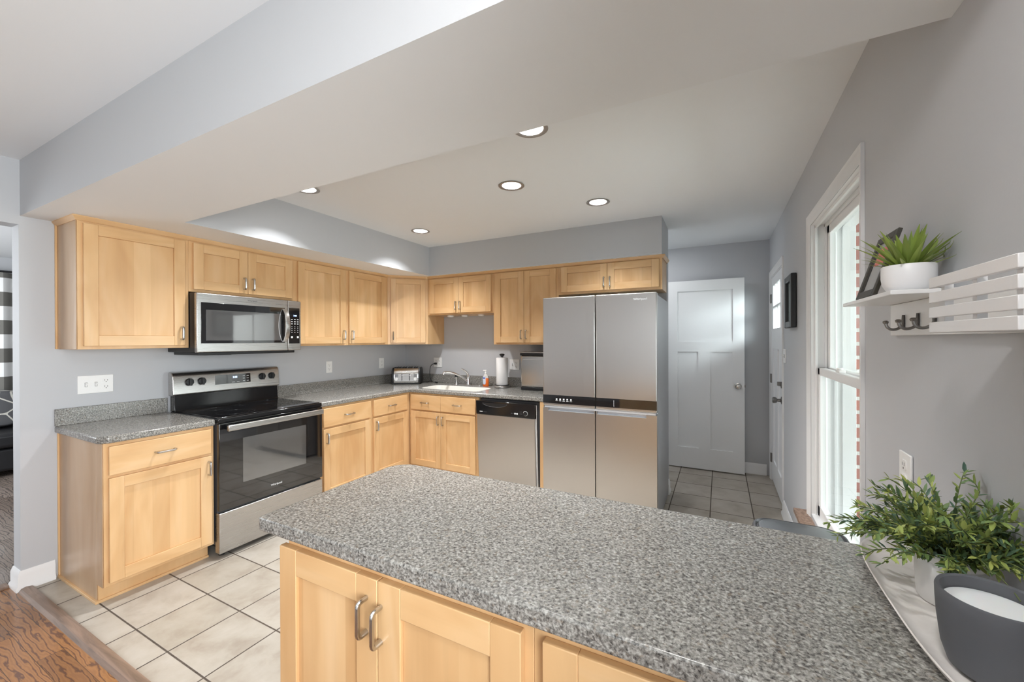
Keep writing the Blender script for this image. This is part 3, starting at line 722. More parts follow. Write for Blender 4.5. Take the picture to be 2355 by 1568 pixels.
obj('spout', MB().tube(sp, [.013, .013, .0125, .012, .012, .012, .0125], 14).cyl((.858, -.33, 1.072), (.853, -.338, 1.045), .0135, 16), M['chrome'], t)
obj('lever', MB().tube([(1.015, -.09, 1.02), (1.013, -.10, 1.045), (1.003, -.12, 1.07), (.985, -.145, 1.09), (.97, -.165, 1.10)], [.014, .013, .011, .009, .008], 12), M['chrome'], t)
t = thing('sink_sprayer', (.85, -.09, .9145), 'chrome side sprayer standing left of the faucet', 'sprayer')
obj('sprayer_body', MB().lathe([(0, 0), (.022, 0), (.021, .008), (.014, .014), (.012, .03), (.013, .06), (.016, .085), (0, .087)], (.85, -.09, .9147), 20), M['chrome'], t)
obj('sprayer_head', MB().lathe([(0, .087), (.017, .087), (.018, .1), (.012, .112), (0, .115)], (.85, -.09, .9147), 20), M['black'], t)

# ================================================================== RANGE
def build_range():
    y0, y1 = -2.487, -1.7195; yc = (y0+y1)/2
    t = thing('range', (.34, yc, 0), 'stainless steel and black glass electric range between the cabinets', 'range')
    b = MB(); b.box(.03, .645, y0+.004, y1-.004, .09, .905); 
    obj('range_body', b, M['dkgrey'], t, bevel=.002)
    for xx in (.1, .6):
        for yy in (y0+.05, y1-.05): obj('leg', MB().cyl((xx, yy, 0), (xx, yy, .09), .018, 12), M['black'], t)
    # drawer
    obj('drawer', MB().box(.62, .672, y0+.002, y1-.002, .035, .298), M['steel'], t, bevel=.005, seg=3)
    # oven door
    d = obj('oven_door', MB().box(.645, .672, y0+.002, y1-.002, .312, .884), M['blackglass'], t, bevel=.004, seg=3)
    obj('oven_window', MB().box(.6722, .6728, -2.338, -1.868, .462, .765), M['ovenwin'], d)
    h = MB(); h.box(.708, .730, y0+.03, y1-.03, .835, .874)
    ho = obj('handle', h, M['steel'], d, bevel=.006, seg=3)
    for ya in (y0+.05, y1-.085): obj('handle_bracket', MB().box(.672, .709, ya, ya+.035, .84, .868), M['black'], ho)
    text('brand_mark', 'Whirlpool', .020, FL, -2.105, .6725, .372, M['print'], d)
    # cooktop
    obj('cooktop_rim', MB().box(.045, .668, y0, y1, .8865, .9165), M['blackgloss'], t, bevel=.006, seg=3)
    g = obj('cooktop_glass', MB().box(.09, .652, y0+.012, y1-.012, .9166, .9215), M['blackglass'], t, bevel=.002)
    for bx, by, br in ((.50, -2.29, .115), (.50, -1.91, .085), (.24, -2.29, .08), (.24, -1.91, .115), (.21, -2.105, .05)):
        obj('burner_ring', MB().lathe([(br-.0025, .9216), (br-.0025, .9219), (br+.0025, .9219), (br+.0025, .9216), (br-.0025, .9216)], (bx, by, 0), 48)
            .lathe([(br*.7-.001, .9216), (br*.7-.001, .9219), (br*.7+.001, .9219), (br*.7+.001, .9216), (br*.7-.001, .9216)], (bx, by, 0), 48), M['ring'], g)
    # backguard: black riser, then the sloping steel console with a rounded top
    obj('riser', MB().loft([[FW(x, y, z) for x, z in ((.035, .9165), (.098, .9165), (.09, .945), (.085, 1.045), (.035, 1.045))] for y in (y0+.004, y1-.004)]), M['blackgloss'], t, bevel=.004)
    prof = [(.03, 1.03), (.092, 1.03), (.098, 1.038), (.090, 1.165), (.083, 1.185), (.068, 1.196), (.03, 1.198)]
    c = obj('control_panel', MB().loft([[FW(x, y, z) for x, z in prof] for y in (y0-.006, y1+.006)]), M['steel'], t, bevel=.006, seg=3)
    sl = lambda z: .098-(z-1.038)*(.008/.127)
    FS = lambda a, n, z: Vector((sl(z)+n, a, z))
    disp = obj('display', MB().box(-2.222, -1.958, .0, .002, 1.086, 1.158, FS), M['blackglass'], c)
    text('clock_digits', '3:08', .020, FS, -2.078, .0022, 1.128, M['digits'], disp)
    for k in range(3):
        for j in range(2):
            obj('touch_key', MB().box(-2.018+.030*j, -2.002+.030*j, .0021, .0025, 1.098+.02*k, 1.102+.02*k, FS), M['print'], disp)
    for q in (-2.1, -2.065): obj('touch_key', MB().box(q, q+.02, .0021, .0025, 1.094, 1.097, FS), M['print'], disp)
    for yk in (-2.392, -2.312, -1.864, -1.783):
        zk = 1.124; k = MB(); k.lathe([(0, 0), (.027, 0), (.027, .012), (.024, .018), (0, .018)], (sl(zk), yk, zk), 28, F=(1, 0, 0))
        k.box(yk-.007, yk+.007, .016, .032, zk-.026, zk+.026, FS)
        kn = obj('knob', k, M['black'], c, bevel=.0015)
        obj('knob_mark', MB().box(yk+.008, yk+.012, .018, .0195, zk+.004, zk+.02, FS), M['print'], kn)
build_range()

# ================================================================== MICROWAVE
def build_microwave():
    y0, y1 = -2.4845, -1.7175; z0, z1 = 1.345, 1.756; ys = -1.832
    t = thing('microwave', (.2, -2.1, z0), 'stainless over-the-range microwave with black glass door', 'microwave')
    obj('case', MB().box(.002, .372, y0+.002, y1-.002, z0, z1+.004).box(.02, .36, y0+.03, y1-.03, z0-.02, z0), M['black'], t, bevel=.003)
    gr = MB()
    for k in range(9): gr.box(.05, .3, y0+.10+k*.02, y0+.112+k*.02, z0-.024, z0-.0195)
    obj('vent_grille', gr, M['dkgrey'], t)
    d = obj('door', MB().box(.372, .402, y0, ys-.001, z0, z1), M['steel'], t, bevel=.006, seg=3)
    obj('door_glass', MB().box(.4022, .4045, -2.458, ys-.028, 1.408, 1.692), M['blackglass'], d, bevel=.003)
    obj('window', MB().box(.4046, .4050, -2.428, ys-.06, 1.428, 1.642), M['ovenwin'], d)
    pts = [Vector((.405+.05*math.sin(PI*i/14)**.7, -1.864+.0*i, 1.415+(1.683-1.415)*i/14)) for i in range(15)]
    h = MB(); h.loft([[p+Vector((dx, dy, 0)) for dx, dy in ((-.004, -.016), (.004, -.016), (.006, 0), (.004, .016), (-.004, .016))] for p in pts])
    obj('handle', h, M['steel'], d)
    text('brand_mark', 'Whirlpool', .017, FL, -2.115, .4022, 1.722, M['printd'], d)
    p = obj('control_panel', MB().box(.372, .402, ys+.001, y1, z0, z1), M['steel'], t, bevel=.006, seg=3)
    k = obj('keypad', MB().box(.4022, .404, ys+.006, y1-.014, 1.402, 1.697), M['blackglass'], p, bevel=.003)
    text('clock_digits', '3:08', .017, FL, -1.772, .4041, 1.628, M['digits'], k)
    kz = [1.598, 1.58, 1.562, 1.538, 1.522, 1.507, 1.492]
    for r_, zz in enumerate(kz):
        for c_ in range(3):
            wd = .014 if r_ < 3 else .006
            obj('key', MB().box(-1.80+c_*.026-wd/2, -1.80+c_*.026+wd/2, .4041, .4044, zz, zz+.005, FL), M['print'], k)
    for c_ in (0, 2): obj('key', MB().box(-1.80+c_*.026-.008, -1.80+c_*.026+.008, .4041, .4044, 1.446, 1.462, FL), M['print'], k)
build_microwave()

# ================================================================== DISHWASHER
def build_dishwasher():
    x0, x1 = 1.4945, 2.122
    t = thing('dishwasher', (1.81, -.3, 0), 'stainless dishwasher with black control strip beside the sink cabinet', 'dishwasher')
    b = MB(); b.box(x0, x1, -.60, -.03, .1, .862); b.box(x0+.02, x1-.02, -.55, -.03, .0, .1)
    obj('tub', b, M['dkgrey'], t, bevel=.002)
    # the door leans out a little at the top, hinged at its foot
    sl = .038/.76
    FT = lambda a, n, z: Vector((a, -.622-n-(z-.1)*sl, z))
    d = obj('door', MB().box(x0+.004, x1-.022, 0, .02, .105, .722, FT), M['steelv'], t, bevel=.003)
    obj('door_liner', MB().box(x0+.012, x1-.012, -.012, -.0005, .105, .84, FT), M['white'], t)
    c = obj('control_panel', MB().box(x0, x1-.012, 0, .026, .7225, .852, FT), M['blackgloss'], t, bevel=.004)
    g = MB(); n = 16
    ptsf = [(1.70+.13*math.cos(PI+PI*i/n), .835+.035*math.sin(PI+PI*i/n)) for i in range(n+1)]
    g.loft([[FT(a, o, z) for a, z in ptsf] for o in (.0262, .0275)])
    obj('grip', g, M['black'], c)
    g2 = MB(); g2.tube([FT(a, .0275, z) for a, z in ptsf], .0012, 6); obj('grip_rim', g2, M['dkgrey'], c)
    obj('badge', MB().box(1.535, 1.567, .0262, .0268, .747, .754, FT), M['print'], c)
    obj('badge', MB().box(1.572, 1.612, .0262, .0266, .746, .750, FT), M['printd'], c)
    kx, kz = 2.015, .765
    k = MB(); k.tube([FT(kx+.021*math.cos(2*PI*i/28), .0268, kz+.021*math.sin(2*PI*i/28)) for i in range(29)], .0018, 6)
    obj('dial_ring', k, M['print'], c)
    kb = MB(); kb.lathe([(0, .0), (.018, 0), (.017, .012), (0, .012)], FT(kx, .026, kz), 24, F=(0, -1, -.0)); obj('dial', kb, M['black'], c)
    for a, z, r_ in ((1.876, .757, .005), (1.892, .757, .005), (1.912, .757, .0085), (1.932, .757, .0085)):
        bt = MB(); bt.cyl(FT(a, .026, z), FT(a, .0285, z), r_, 16); obj('button', bt, M['print'] if r_ > .006 else M['dkgrey'], c)
    for i in range(3): obj('cycle_mark', MB().box(1.958, 1.982, .0262, .0265, .756+i*.010, .759+i*.010, FT), M['printd'], c)
build_dishwasher()

# ================================================================== REFRIGERATOR
def build_fridge():
    x0, x1, xm = 2.238, 3.147, 2.6855; yf, yb = -.802, -.735
    t = thing('refrigerator', (2.69, -.4, 0), 'tall four-door stainless refrigerator with black band across the middle', 'refrigerator')
    obj('cabinet_body', MB().box(x0+.004, x1-.004, -.73, -.03, .02, 1.765), M['fridgeside'], t, bevel=.006)
    obj('base_grille', MB().box(x0+.02, x1-.02, -.75, -.7, .0, .05), M['dkgrey'], t)
    for a0, a1, hand in ((x0, xm-.004, -1), (xm+.004, x1, 1)):
        d = obj('door', MB().box(a0, a1, yf, yb, .8765, 1.776), M['steelv'], t, bevel=.007, seg=3)
        b = obj('glass_band', MB().box(a0+.0006, a1-.0006, yf-.0015, yf+.02, .897, .9665), M['blackglass'], d)
        if hand < 0:
            for k in range(5): obj('touch_icon', MB().box(2.353+k*.031, 2.366+k*.031, yf-.0022, yf-.0015, .928, .940).box(2.350+k*.031, 2.369+k*.031, yf-.0022, yf-.0015, .919, .922), M['print'], b)
        else:
            obj('touch_icon', MB().box(2.83, 2.832, yf-.0022, yf-.0015, .905, .955), M['print'], b)
            text('brand_mark', 'Whirlpool', .024, FB, 3.03, -yf+.0004, 1.722, M['print'], d)
        # lower door with grip pocket along its top edge
        g0, g1 = (a0+.045, a1-.006) if hand < 0 else (a0+.006, a1-.075)
        low = MB(); low.box(a0, a1, yf, yb, .06, .835); low.box(a0, g0, yf, yb, .835, .858); low.box(g1, a1, yf, yb, .835, .858); low.box(g0, g1, yf+.032, yb, .835, .858)
        ld = obj('door', low, M['steelv'], t)
        obj('grip', MB().box(g0+.001, g1-.001, yf+.004, yf+.0315, .8352, .8375).box(g0+.001, g1-.001, yf+.026, yf+.0315, .8375, .8575), M['lightsteel'], ld, label='pale grip pocket along door top')
    obj('hinge_strip', MB().box(x0+.01, x1-.01, yf+.006, yb, .8595, .8755), M['lightsteel'], t)
    for xx in (x0+.06, x1-.06): obj('foot', MB().cyl((xx, -.1, 0), (xx, -.1, .02), .02, 12), M['black'], t)
build_fridge()

# ================================================================== COUNTER THINGS
def build_toaster():
    cx, cy, rz = .265, -.255, math.radians(33)
    t = thing('toaster', (cx, cy, .9147), 'chrome and black four-slot toaster in the counter corner', 'toaster', rotz=rz)
    w, dep, h = .143, .118, .185      # half width, half depth, height
    sec = [(-dep, .018), (dep, .018), (dep+.004, .03), (dep, .12), (dep-.012, .16), (dep-.035, h), (-dep+.035, h), (-dep+.012, .16), (-dep, .12), (-dep-.004, .03)]
    obj('shell', MB().loft([[Vector((x, y, z)) for y, z in sec] for x in (-w, w)]), M['chrome'], t, local=True, bevel=.006, seg=3)
    for s in (-1, 1):
        obj('side_cap', MB().loft([[Vector((s*(w+o), y*k, .012+(z-.012)*(k if z > .05 else 1))) for y, z in sec] for o, k in ((0, 1.03), (.012, 1.03), (.022, .95), (.024, .88))]), M['black'], t, local=True)
    obj('base', MB().box(-w-.01, w+.01, -dep+.005, dep-.005, .004, .02), M['black'], t, local=True)
    for s in (-1, 1):
        for q in (-1, 1): obj('foot', MB().cyl((s*.12, q*.09, 0), (s*.12, q*.09, .006), .012, 12), M['black'], t, local=True)
    for x in (-.098, -.033, .033, .098):
        obj('slot', MB().box(x-.014, x+.014, -.07, .07, h-.002, h+.004).box(x-.016, x-.012, -.072, .072, h, h+.010).box(x+.012, x+.016, -.072, .072, h, h+.010), M['black'], t, local=True)
    yfr = -dep-.004
    obj('front_plate', MB().box(-w+.016, w-.016, yfr-.004, yfr+.01, .034, .128), M['steel'], t, local=True, bevel=.003)
    for x in (-.045, .04):
        obj('lever_track', MB().box(x-.004, x+.004, yfr-.0052, yfr-.0038, .045, .122), M['black'], t, local=True)
        obj('lever', MB().box(x-.017, x+.017, yfr-.02, yfr-.0053, .098, .106), M['chrome'], t, local=True, bevel=.002)
    for x in (-.107, .107):
        obj('knob', MB().lathe([(0, 0), (.018, 0), (.017, .014), (0, .015)], (x, yfr-.004, .062), 24, F=(0, -1, 0)), M['white'], t, local=True)
        for k in range(4): obj('button', MB().box(x-.018, x+.018, yfr-.0065, yfr-.004, .088+k*.009, .093+k*.009), M['dkgrey'], t, local=True)
build_toaster()
# black cord plugged into the wall behind the toaster
t = thing('power_cord', (.5, -.05, .9147), 'black power cord hanging from the wall outlet behind the toaster', 'cord')
cp = [(.497, -.012, 1.142), (.497, -.035, 1.143), (.48, -.05, 1.138), (.455, -.06, 1.115), (.443, -.062, 1.07), (.44, -.062, 1.02), (.447, -.062, .97), (.468, -.062, .935), (.50, -.066, .921), (.54, -.07, .9195)]
def smooth_path(P, k=6):
    P = [Vector(p) for p in P]; out = []
    for i in range(len(P)-1):
        p0, p1, p2, p3 = P[max(i-1, 0)], P[i], P[i+1], P[min(i+2, len(P)-1)]
        for j in range(k):
            u = j/k; out.append(.5*((2*p1)+(-p0+p2)*u+(2*p0-5*p1+4*p2-p3)*u*u+(-p0+3*p1-3*p2+p3)*u**3))
    return out+[P[-1]]
obj('wire', MB().tube(smooth_path(cp), .0035, 8).tube(smooth_path([(.49, -.066, .921), (.455, -.075, .935), (.44, -.078, .93), (.425, -.08, .921), (.415, -.082, .9195)]), .003, 8), M['black'], t)
obj('plug', MB().box(.486, .51, -.036, -.0075, 1.131, 1.154), M['black'], t, bevel=.004)
obj('connector', MB().cyl((.53, -.07, .922), (.565, -.074, .922), .007, 10), M['black'], t)

t = thing('soap_bottle', (1.262, -.115, .9147), 'clear pump bottle of orange hand soap behind the sink', 'soap bottle')
def oval(cx, cy, a, b, z, k=20): return [Vector((cx+a*math.cos(2*PI*i/k), cy+b*math.sin(2*PI*i/k), z)) for i in range(k)]
sx, sy = 1.262, -.115
obj('bottle', MB().loft([oval(sx, sy, .034, .02, .9149), oval(sx, sy, .037, .023, .922), oval(sx, sy, .036, .023, .985), oval(sx, sy, .033, .021, 1.005)]), M['orange'], t, label='orange lower half of soap bottle')
obj('bottle_top', MB().loft([oval(sx, sy, .033, .021, 1.005), oval(sx, sy, .028, .018, 1.03), oval(sx, sy, .018, .014, 1.046), oval(sx, sy, .011, .011, 1.05)]), M['clearsoap'], t)
obj('pump', MB().cyl((sx, sy, 1.05), (sx, sy, 1.066), .013, 18).cyl((sx, sy, 1.066), (sx, sy, 1.085), .005, 12).box(sx-.03, sx+.012, sy-.008, sy+.008, 1.083, 1.095), M['white'], t, bevel=.002)
lb = MB(); lb.loft([[Vector((sx-.005+.022*w_*math.cos(PI*1.25+PI*.5*i/8)*1.2, sy-.0245-.003*math.sin(PI*i/8), z)) for i in range(9)] for z, w_ in ((.937, .7), (.955, 1), (1.0, 1), (1.025, .8))], cap=False, closed=False)
lo_ = obj('label', lb, M['lbl'], t)
obj('label_print', MB().box(sx-.018, sx+.006, sy-.0292, sy-.0285, 1.0, 1.014), M['blue'], lo_)

t = thing('paper_towel_holder', (1.487, -.15, .9147), 'steel paper towel holder with black knob on the counter', 'paper towel holder')
px, py = 1.487, -.15
obj('base', MB().lathe([(0, 0), (.078, 0), (.082, .004), (.082, .02), (.078, .024), (0, .025)], (px, py, .9148), 36), M['steel'], t)
obj('pad', MB().lathe([(0, .025), (.076, .025), (.074, .031), (0, .031)], (px, py, .9148), 32), M['black'], t)
obj('rod', MB().cyl((px, py, .945), (px, py, 1.25), .007, 12), M['steel'], t)
obj('knob', MB().lathe([(0, 0), (.012, 0), (.016, .008), (.027, .02), (.028, .028), (.02, .034), (0, .036)], (px, py, 1.243), 24), M['black'], t)
tag(obj('paper_towel_roll', MB().lathe([(.019, 0), (.060, 0), (.062, .003), (.062, .283), (.06, .287), (.019, .287), (.019, 0)], (px, py, .947), 40), M['paper'], loc=(px, py, .947)), 'white paper towel roll on the steel holder', 'paper towel')

t = thing('countertop_appliance', (1.92, -.2, .9147), 'brushed steel box-shaped appliance with black lid, half hidden by the fridge', 'appliance')
ax0, ax1, ay0, ay1 = 1.752, 2.12, -.235, -.04
obj('base', MB().box(ax0+.002, ax1-.002, ay0-.004, ay1, .9148, .945), M['black'], t, bevel=.004)
obj('housing', MB().box(ax0, ax1, ay0, ay1, .9455, 1.265), M['steelg'], t, bevel=.012, seg=3)
obj('lid', MB().box(ax0-.006, ax1+.006, ay0-.008, ay1, 1.2655, 1.292), M['black'], t, bevel=.005)
obj('lid_plate', MB().box(ax0-.008, ax1+.008, ay0-.010, ay1, 1.2925, 1.303), M['steel'], t, bevel=.003)
fr = MB(); fr.tube([(ax0+.02, ay0-.001, 1.255), (ax0+.02, ay0-.003, 1.235), (ax0+.03, ay0-.003, 1.225), (ax1-.03, ay0-.003, 1.225), (ax1-.02, ay0-.003, 1.235), (ax1-.02, ay0-.001, 1.255)], .0025, 6)
obj('front_rib', fr, M['chrome'], t)

# ------------------------------------------------------------------ outlets and switches
def duplex(t, F, a, z, n, plate):
    for dz in (.02, -.02):
        f = MB(); f.prism([(x, y) for x, y in rrect(-.017, .017, -.0145, .0145, .009, 4)], 0, .002)
        for v in f.bm.verts: v.co = F(a+v.co.x, n+v.co.z, z+dz+v.co.y)
        r = obj('receptacle', f, M['white'], plate)
        obj('slot', MB().box(a-.008, a-.0055, n+.002, n+.0023, z+dz-.002, z+dz+.008, F).box(a+.0055, a+.008, n+.002, n+.0023, z+dz-.002, z+dz+.007, F).box(a-.0025, a+.0025, n+.002, n+.0023, z+dz-.011, z+dz-.006, F), M['slot'], r)
def toggle(t, F, a, z, n, plate):
    obj('switch_collar', MB().box(a-.0062, a+.0062, n, n+.0012, z-.0135, z+.0135, F), M['slot'], plate)
    obj('switch_toggle', MB().box(a-.005, a+.005, n+.0012, n+.003, z-.012, z+.012, F).box(a-.0038, a+.0038, n+.003, n+.016, z+.0, z+.010, F), M['white'], plate, bevel=.001)
def wallplate(name, F, a0, a1, z0, z1, items, label, cat, group=None, n=.0005):
    c = F((a0+a1)/2, n, (z0+z1)/2)
    t = thing(name, c, label, cat, group)
    p = obj('cover_plate', MB().box(a0, a1, n, n+.006, z0, z1, F), M['white'], t, bevel=.0025)
    for kind, a in items: (duplex if kind == 'd' else toggle)(t, F, a, (z0+z1)/2, n+.006, p)
    return t
wallplate('switch_plate', FL, -2.946, -2.779, 1.094, 1.208, [('t', -2.908), ('t', -2.862), ('d', -2.815)], 'wide white plate with two switches and an outlet left of the range', 'switch')
wallplate('wall_outlet', FL, -1.165, -1.094, 1.095, 1.213, [('d', -1.13)], 'white wall outlet right of the range', 'outlet', 'wall outlets')
wallplate('wall_outlet', FL, -.449, -.372, 1.097, 1.217, [('d', -.41)], 'white wall outlet above the toaster on the range wall', 'outlet', 'wall outlets')
wallplate('wall_outlet', FB, .458, .580, 1.099, 1.214, [('d', .495), ('d', .543)], 'double white wall outlet with black plug left of the sink', 'outlet', 'wall outlets')
wallplate('wall_outlet', FB, 1.502, 1.622, 1.097, 1.212, [('t', 1.538), ('d', 1.586)], 'white plate with switch and outlet beside the paper towels', 'outlet', 'wall outlets')
wallplate('wall_outlet', FR, -2.466, -2.388, .995, 1.105, [('d', -2.425)], 'white wall outlet behind the potted fern', 'outlet', 'wall outlets')
wallplate('light_switch', FR, -.135, -.022, 1.232, 1.345, [('t', -.10), ('t', -.055)], 'white light switch plate beside the entry door', 'switch')
# puck lights under the sink cabinet
for i, (x, y, lab) in enumerate(((.83, -.17, 'white puck light under the sink wall cabinet, closest to the toaster'), (1.01, -.15, 'white puck light under the sink wall cabinet, middle of three'), (1.23, -.15, 'white puck light under the sink wall cabinet, closest to the fridge'))):
    t = thing('puck_light', (x, y, 1.7055), lab, 'lamp', 'puck lights under the cabinet')
    obj('housing', MB().lathe([(0, 0), (.036, 0), (.036, -.012), (.031, -.016), (.029, -.014), (0, -.0139)], (x, y, 1.7055), 28), M['white'], t)
    obj('lens', MB().lathe([(0, -.0145), (.028, -.0145), (.026, -.0175), (0, -.019)], (x, y, 1.7055), 24), M['canwhite'], t)

# ================================================================== RIGHT WALL THINGS
def build_wall_frame():
    t = thing('picture_frame', (XR, -.6, 1.5), 'black picture frame hanging on the right wall between door and window', 'picture')
    y0, y1, z0, z1 = -.64, -.335, 1.503, 1.872; w = .045
    f = MB()
    f.box(y0, y0+w, .002, .036, z0, z1, FR); f.box(y1-w, y1, .002, .036, z0, z1, FR); f.box(y0+w, y1-w, .002, .036, z1-w, z1, FR); f.box(y0+w, y1-w, .002, .036, z0, z0+w, FR)
    obj('frame', f, M['black'], t, bevel=.006)
    obj('mat_board', MB().box(y0+w, y1-w, .004, .016, z0+w, z1-w, FR), M['art'], t)
    obj('print', MB().box(y0+w+.07, y1-w-.07, .016, .0165, z0+w+.07, z1-w-.07, FR), M['greyph'], t)
    obj('pane', MB().box(y0+w, y1-w, .020, .022, z0+w, z1-w, FR), M['glass'], t)
build_wall_frame()

def build_organizer():
    t = thing('wall_organizer', (XR, -2.75, 1.43), 'white slatted mail organizer with shelf and hooks on the right wall', 'organizer')
    D = .122
    obj('backboard', MB().box(-3.19, -2.35, .001, .014, 1.432, 1.522, FR), M['trim'], t, bevel=.002)
    obj('shelf', MB().box(-2.728, -2.335, .001, D, 1.5225, 1.5325, FR), M['trim'], t, bevel=.0015)
    zs = [(1.4335, 1.4525), (1.4605, 1.4795), (1.4875, 1.5065), (1.5145, 1.5335)]
    for z0, z1 in zs:
        obj('slat', MB().box(-3.165, -2.916, D-.008, D, z0, z1, FR), M['trim'], t, bevel=.001)
        obj('end_slat', MB().box(-3.165, -3.157, .014, D-.008, z0, z1, FR), M['trim'], t, bevel=.001)
        obj('back_slat', MB().box(-3.157, -2.93, .0145, .0185, z0, z1, FR), M['trim'], t, bevel=.001)
    for yy in (-2.945, -3.045, -3.15):
        obj('corner_post', MB().box(yy-.006, yy+.006, D-.02, D-.0085, 1.4335, 1.5345, FR), M['trim'], t)
    obj('basket_floor', MB().box(-3.157, -2.916, .014, D-.009, 1.4335, 1.440, FR), M['trim'], t)
    for yy in (-2.455, -2.545, -2.635):
        h = MB(); h.tube([FR(yy, .0165, z) for z in (1.452, 1.47, 1.488)], [.007, .0085, .006], 12, flat=.35)
        pts = [(.016, 1.466), (.022, 1.455), (.032, 1.449), (.043, 1.449), (.051, 1.456), (.054, 1.467)]
        h.tube(smooth_path([FR(yy, n, z) for n, z in pts], 4), .0037, 10)
        h.lathe([(0, -.004), (.0055, -.003), (.007, .002), (.004, .005), (0, .0055)], FR(yy, .054, 1.468), 14)
        obj('hook', h, M['dknick'], t, label='dark curved coat hook')
build_organizer()

def build_succulent():
    cx, cy, z0 = 3.955, -2.655, 1.5327
    t = thing('potted_succulent', (cx, cy, z0), 'spiky green succulent in white pot on the wall shelf', 'plant')
    r = .0485
    obj('pot', MB().lathe([(0, 0), (.030, 0), (.040, .006), (.046, .018), (r, .034), (r, .060), (r-.001, .062), (r-.004, .061), (r-.005, .05), (0, .05)], (cx, cy, z0), 48), M['pot'], t)
    obj('soil', MB().lathe([(0, .0515), (r-.006, .0515), (r-.006, .0505)], (cx, cy, z0), 32), M['soil'], t)
    L = MB(); rnd = random.Random(3)
    for ring, (n, tilt, ln, wd) in enumerate(((6, 8, .088, .0105), (9, 22, .097, .0108), (12, 38, .106, .0105), (12, 54, .104, .009), (8, 68, .085, .006))):
        for i in range(n):
            az = 2*PI*(i+rnd.random()*.5)/n+ring; tl = math.radians(tilt+rnd.uniform(-7, 7)); l = ln*rnd.uniform(.85, 1.12)
            d = Vector((math.cos(az), math.sin(az), 0)); sd = Vector((-d.y, d.x, 0)); p = Vector((cx, cy, z0+.05))+d*.008; rings = []
            for k in range(8):
                u = k/7; th = tl+.28*u*u-.1*u
                if k: p = p+(d*math.sin(th)+Vector((0, 0, math.cos(th))))*l/7
                if p.x > 4.018: p.x = 4.018
                wv = wd*(.75+.9*u-1.64*u**1.8) if u < 1 else .0004
                wv = max(wv, .0005); up = (d*-math.cos(th)+Vector((0, 0, math.sin(th))))
                rings.append([p-sd*wv, p-up*wv*.32, p+sd*wv, p+up*wv*.05])
            L.loft(rings)
    obj('leaves', L, M['agave'], t, label='pointed green succulent leaves')
build_succulent()

def build_small_frame():
    # leans back against the wall at the far end of the shelf
    t = thing('photo_frame', (3.95, -2.46, 1.5327), 'small dark photo frame leaning on the wall shelf behind the succulent', 'picture')
    b = Vector((3.925, 0, 1.536)); lean = math.radians(17)
    up = Vector((math.sin(lean), 0, math.cos(lean))); out = Vector((-math.cos(lean), 0, math.sin(lean)))
    F = lambda a, n, z: Vector((0, a, 0))+b+up*z+out*n
    y0, y1, h, w = -2.555, -2.405, .178, .019
    m = MB(); m.box(y0, y0+w, 0, .009, 0, h, F); m.box(y1-w, y1, 0, .009, 0, h, F); m.box(y0+w, y1-w, 0, .009, 0, w, F); m.box(y0+w, y1-w, 0, .009, h-w, h, F)
    obj('frame', m, M['brown'], t, bevel=.001)
    p = obj('photo', MB().box(y0+w, y1-w, .001, .004, w, h-w, F), M['greyph'], t)
    obj('photo_patch', MB().box(y0+w+.01, y1-w-.02, .0042, .0046, h*.52, h*.80, F), M['coral'], p)
    obj('photo_patch', MB().box(y1-w-.012, y1-w-.004, .0042, .0046, w+.004, h-w-.01, F), M['black'], p)
build_small_frame()

# ------------------------------------------------------------------ peninsula tray set
def tray_outline(scale, z, x0=3.836, x1=4.018, y0=-3.21, y1=-2.652, k=64):
    cx, cy, a, b = (x0+x1)/2, (y0+y1)/2, (x1-x0)/2*scale, (y1-y0)/2-(x1-x0)/2*(1-scale)
    out = []
    for i in range(k):
        th = 2*PI*i/k; c, s = math.cos(th), math.sin(th)
        out.append(Vector((cx+a*math.copysign(abs(c)**.62, c), cy+b*math.copysign(abs(s)**.66, s), z)))
    return out
tr = MB(); zt = .9148
tr.loft([tray_outline(.66, zt), tray_outline(.9, zt+.010), tray_outline(1.0, zt+.024), tray_outline(.985, zt+.0265), tray_outline(.955, zt+.0245), tray_outline(.86, zt+.012), tray_outline(.64, zt+.006)])
tag(obj('tray', tr, M['tray'], loc=(3.927, -2.93, zt), smooth=60), 'long oval whitewashed tray on the peninsula countertop', 'tray')

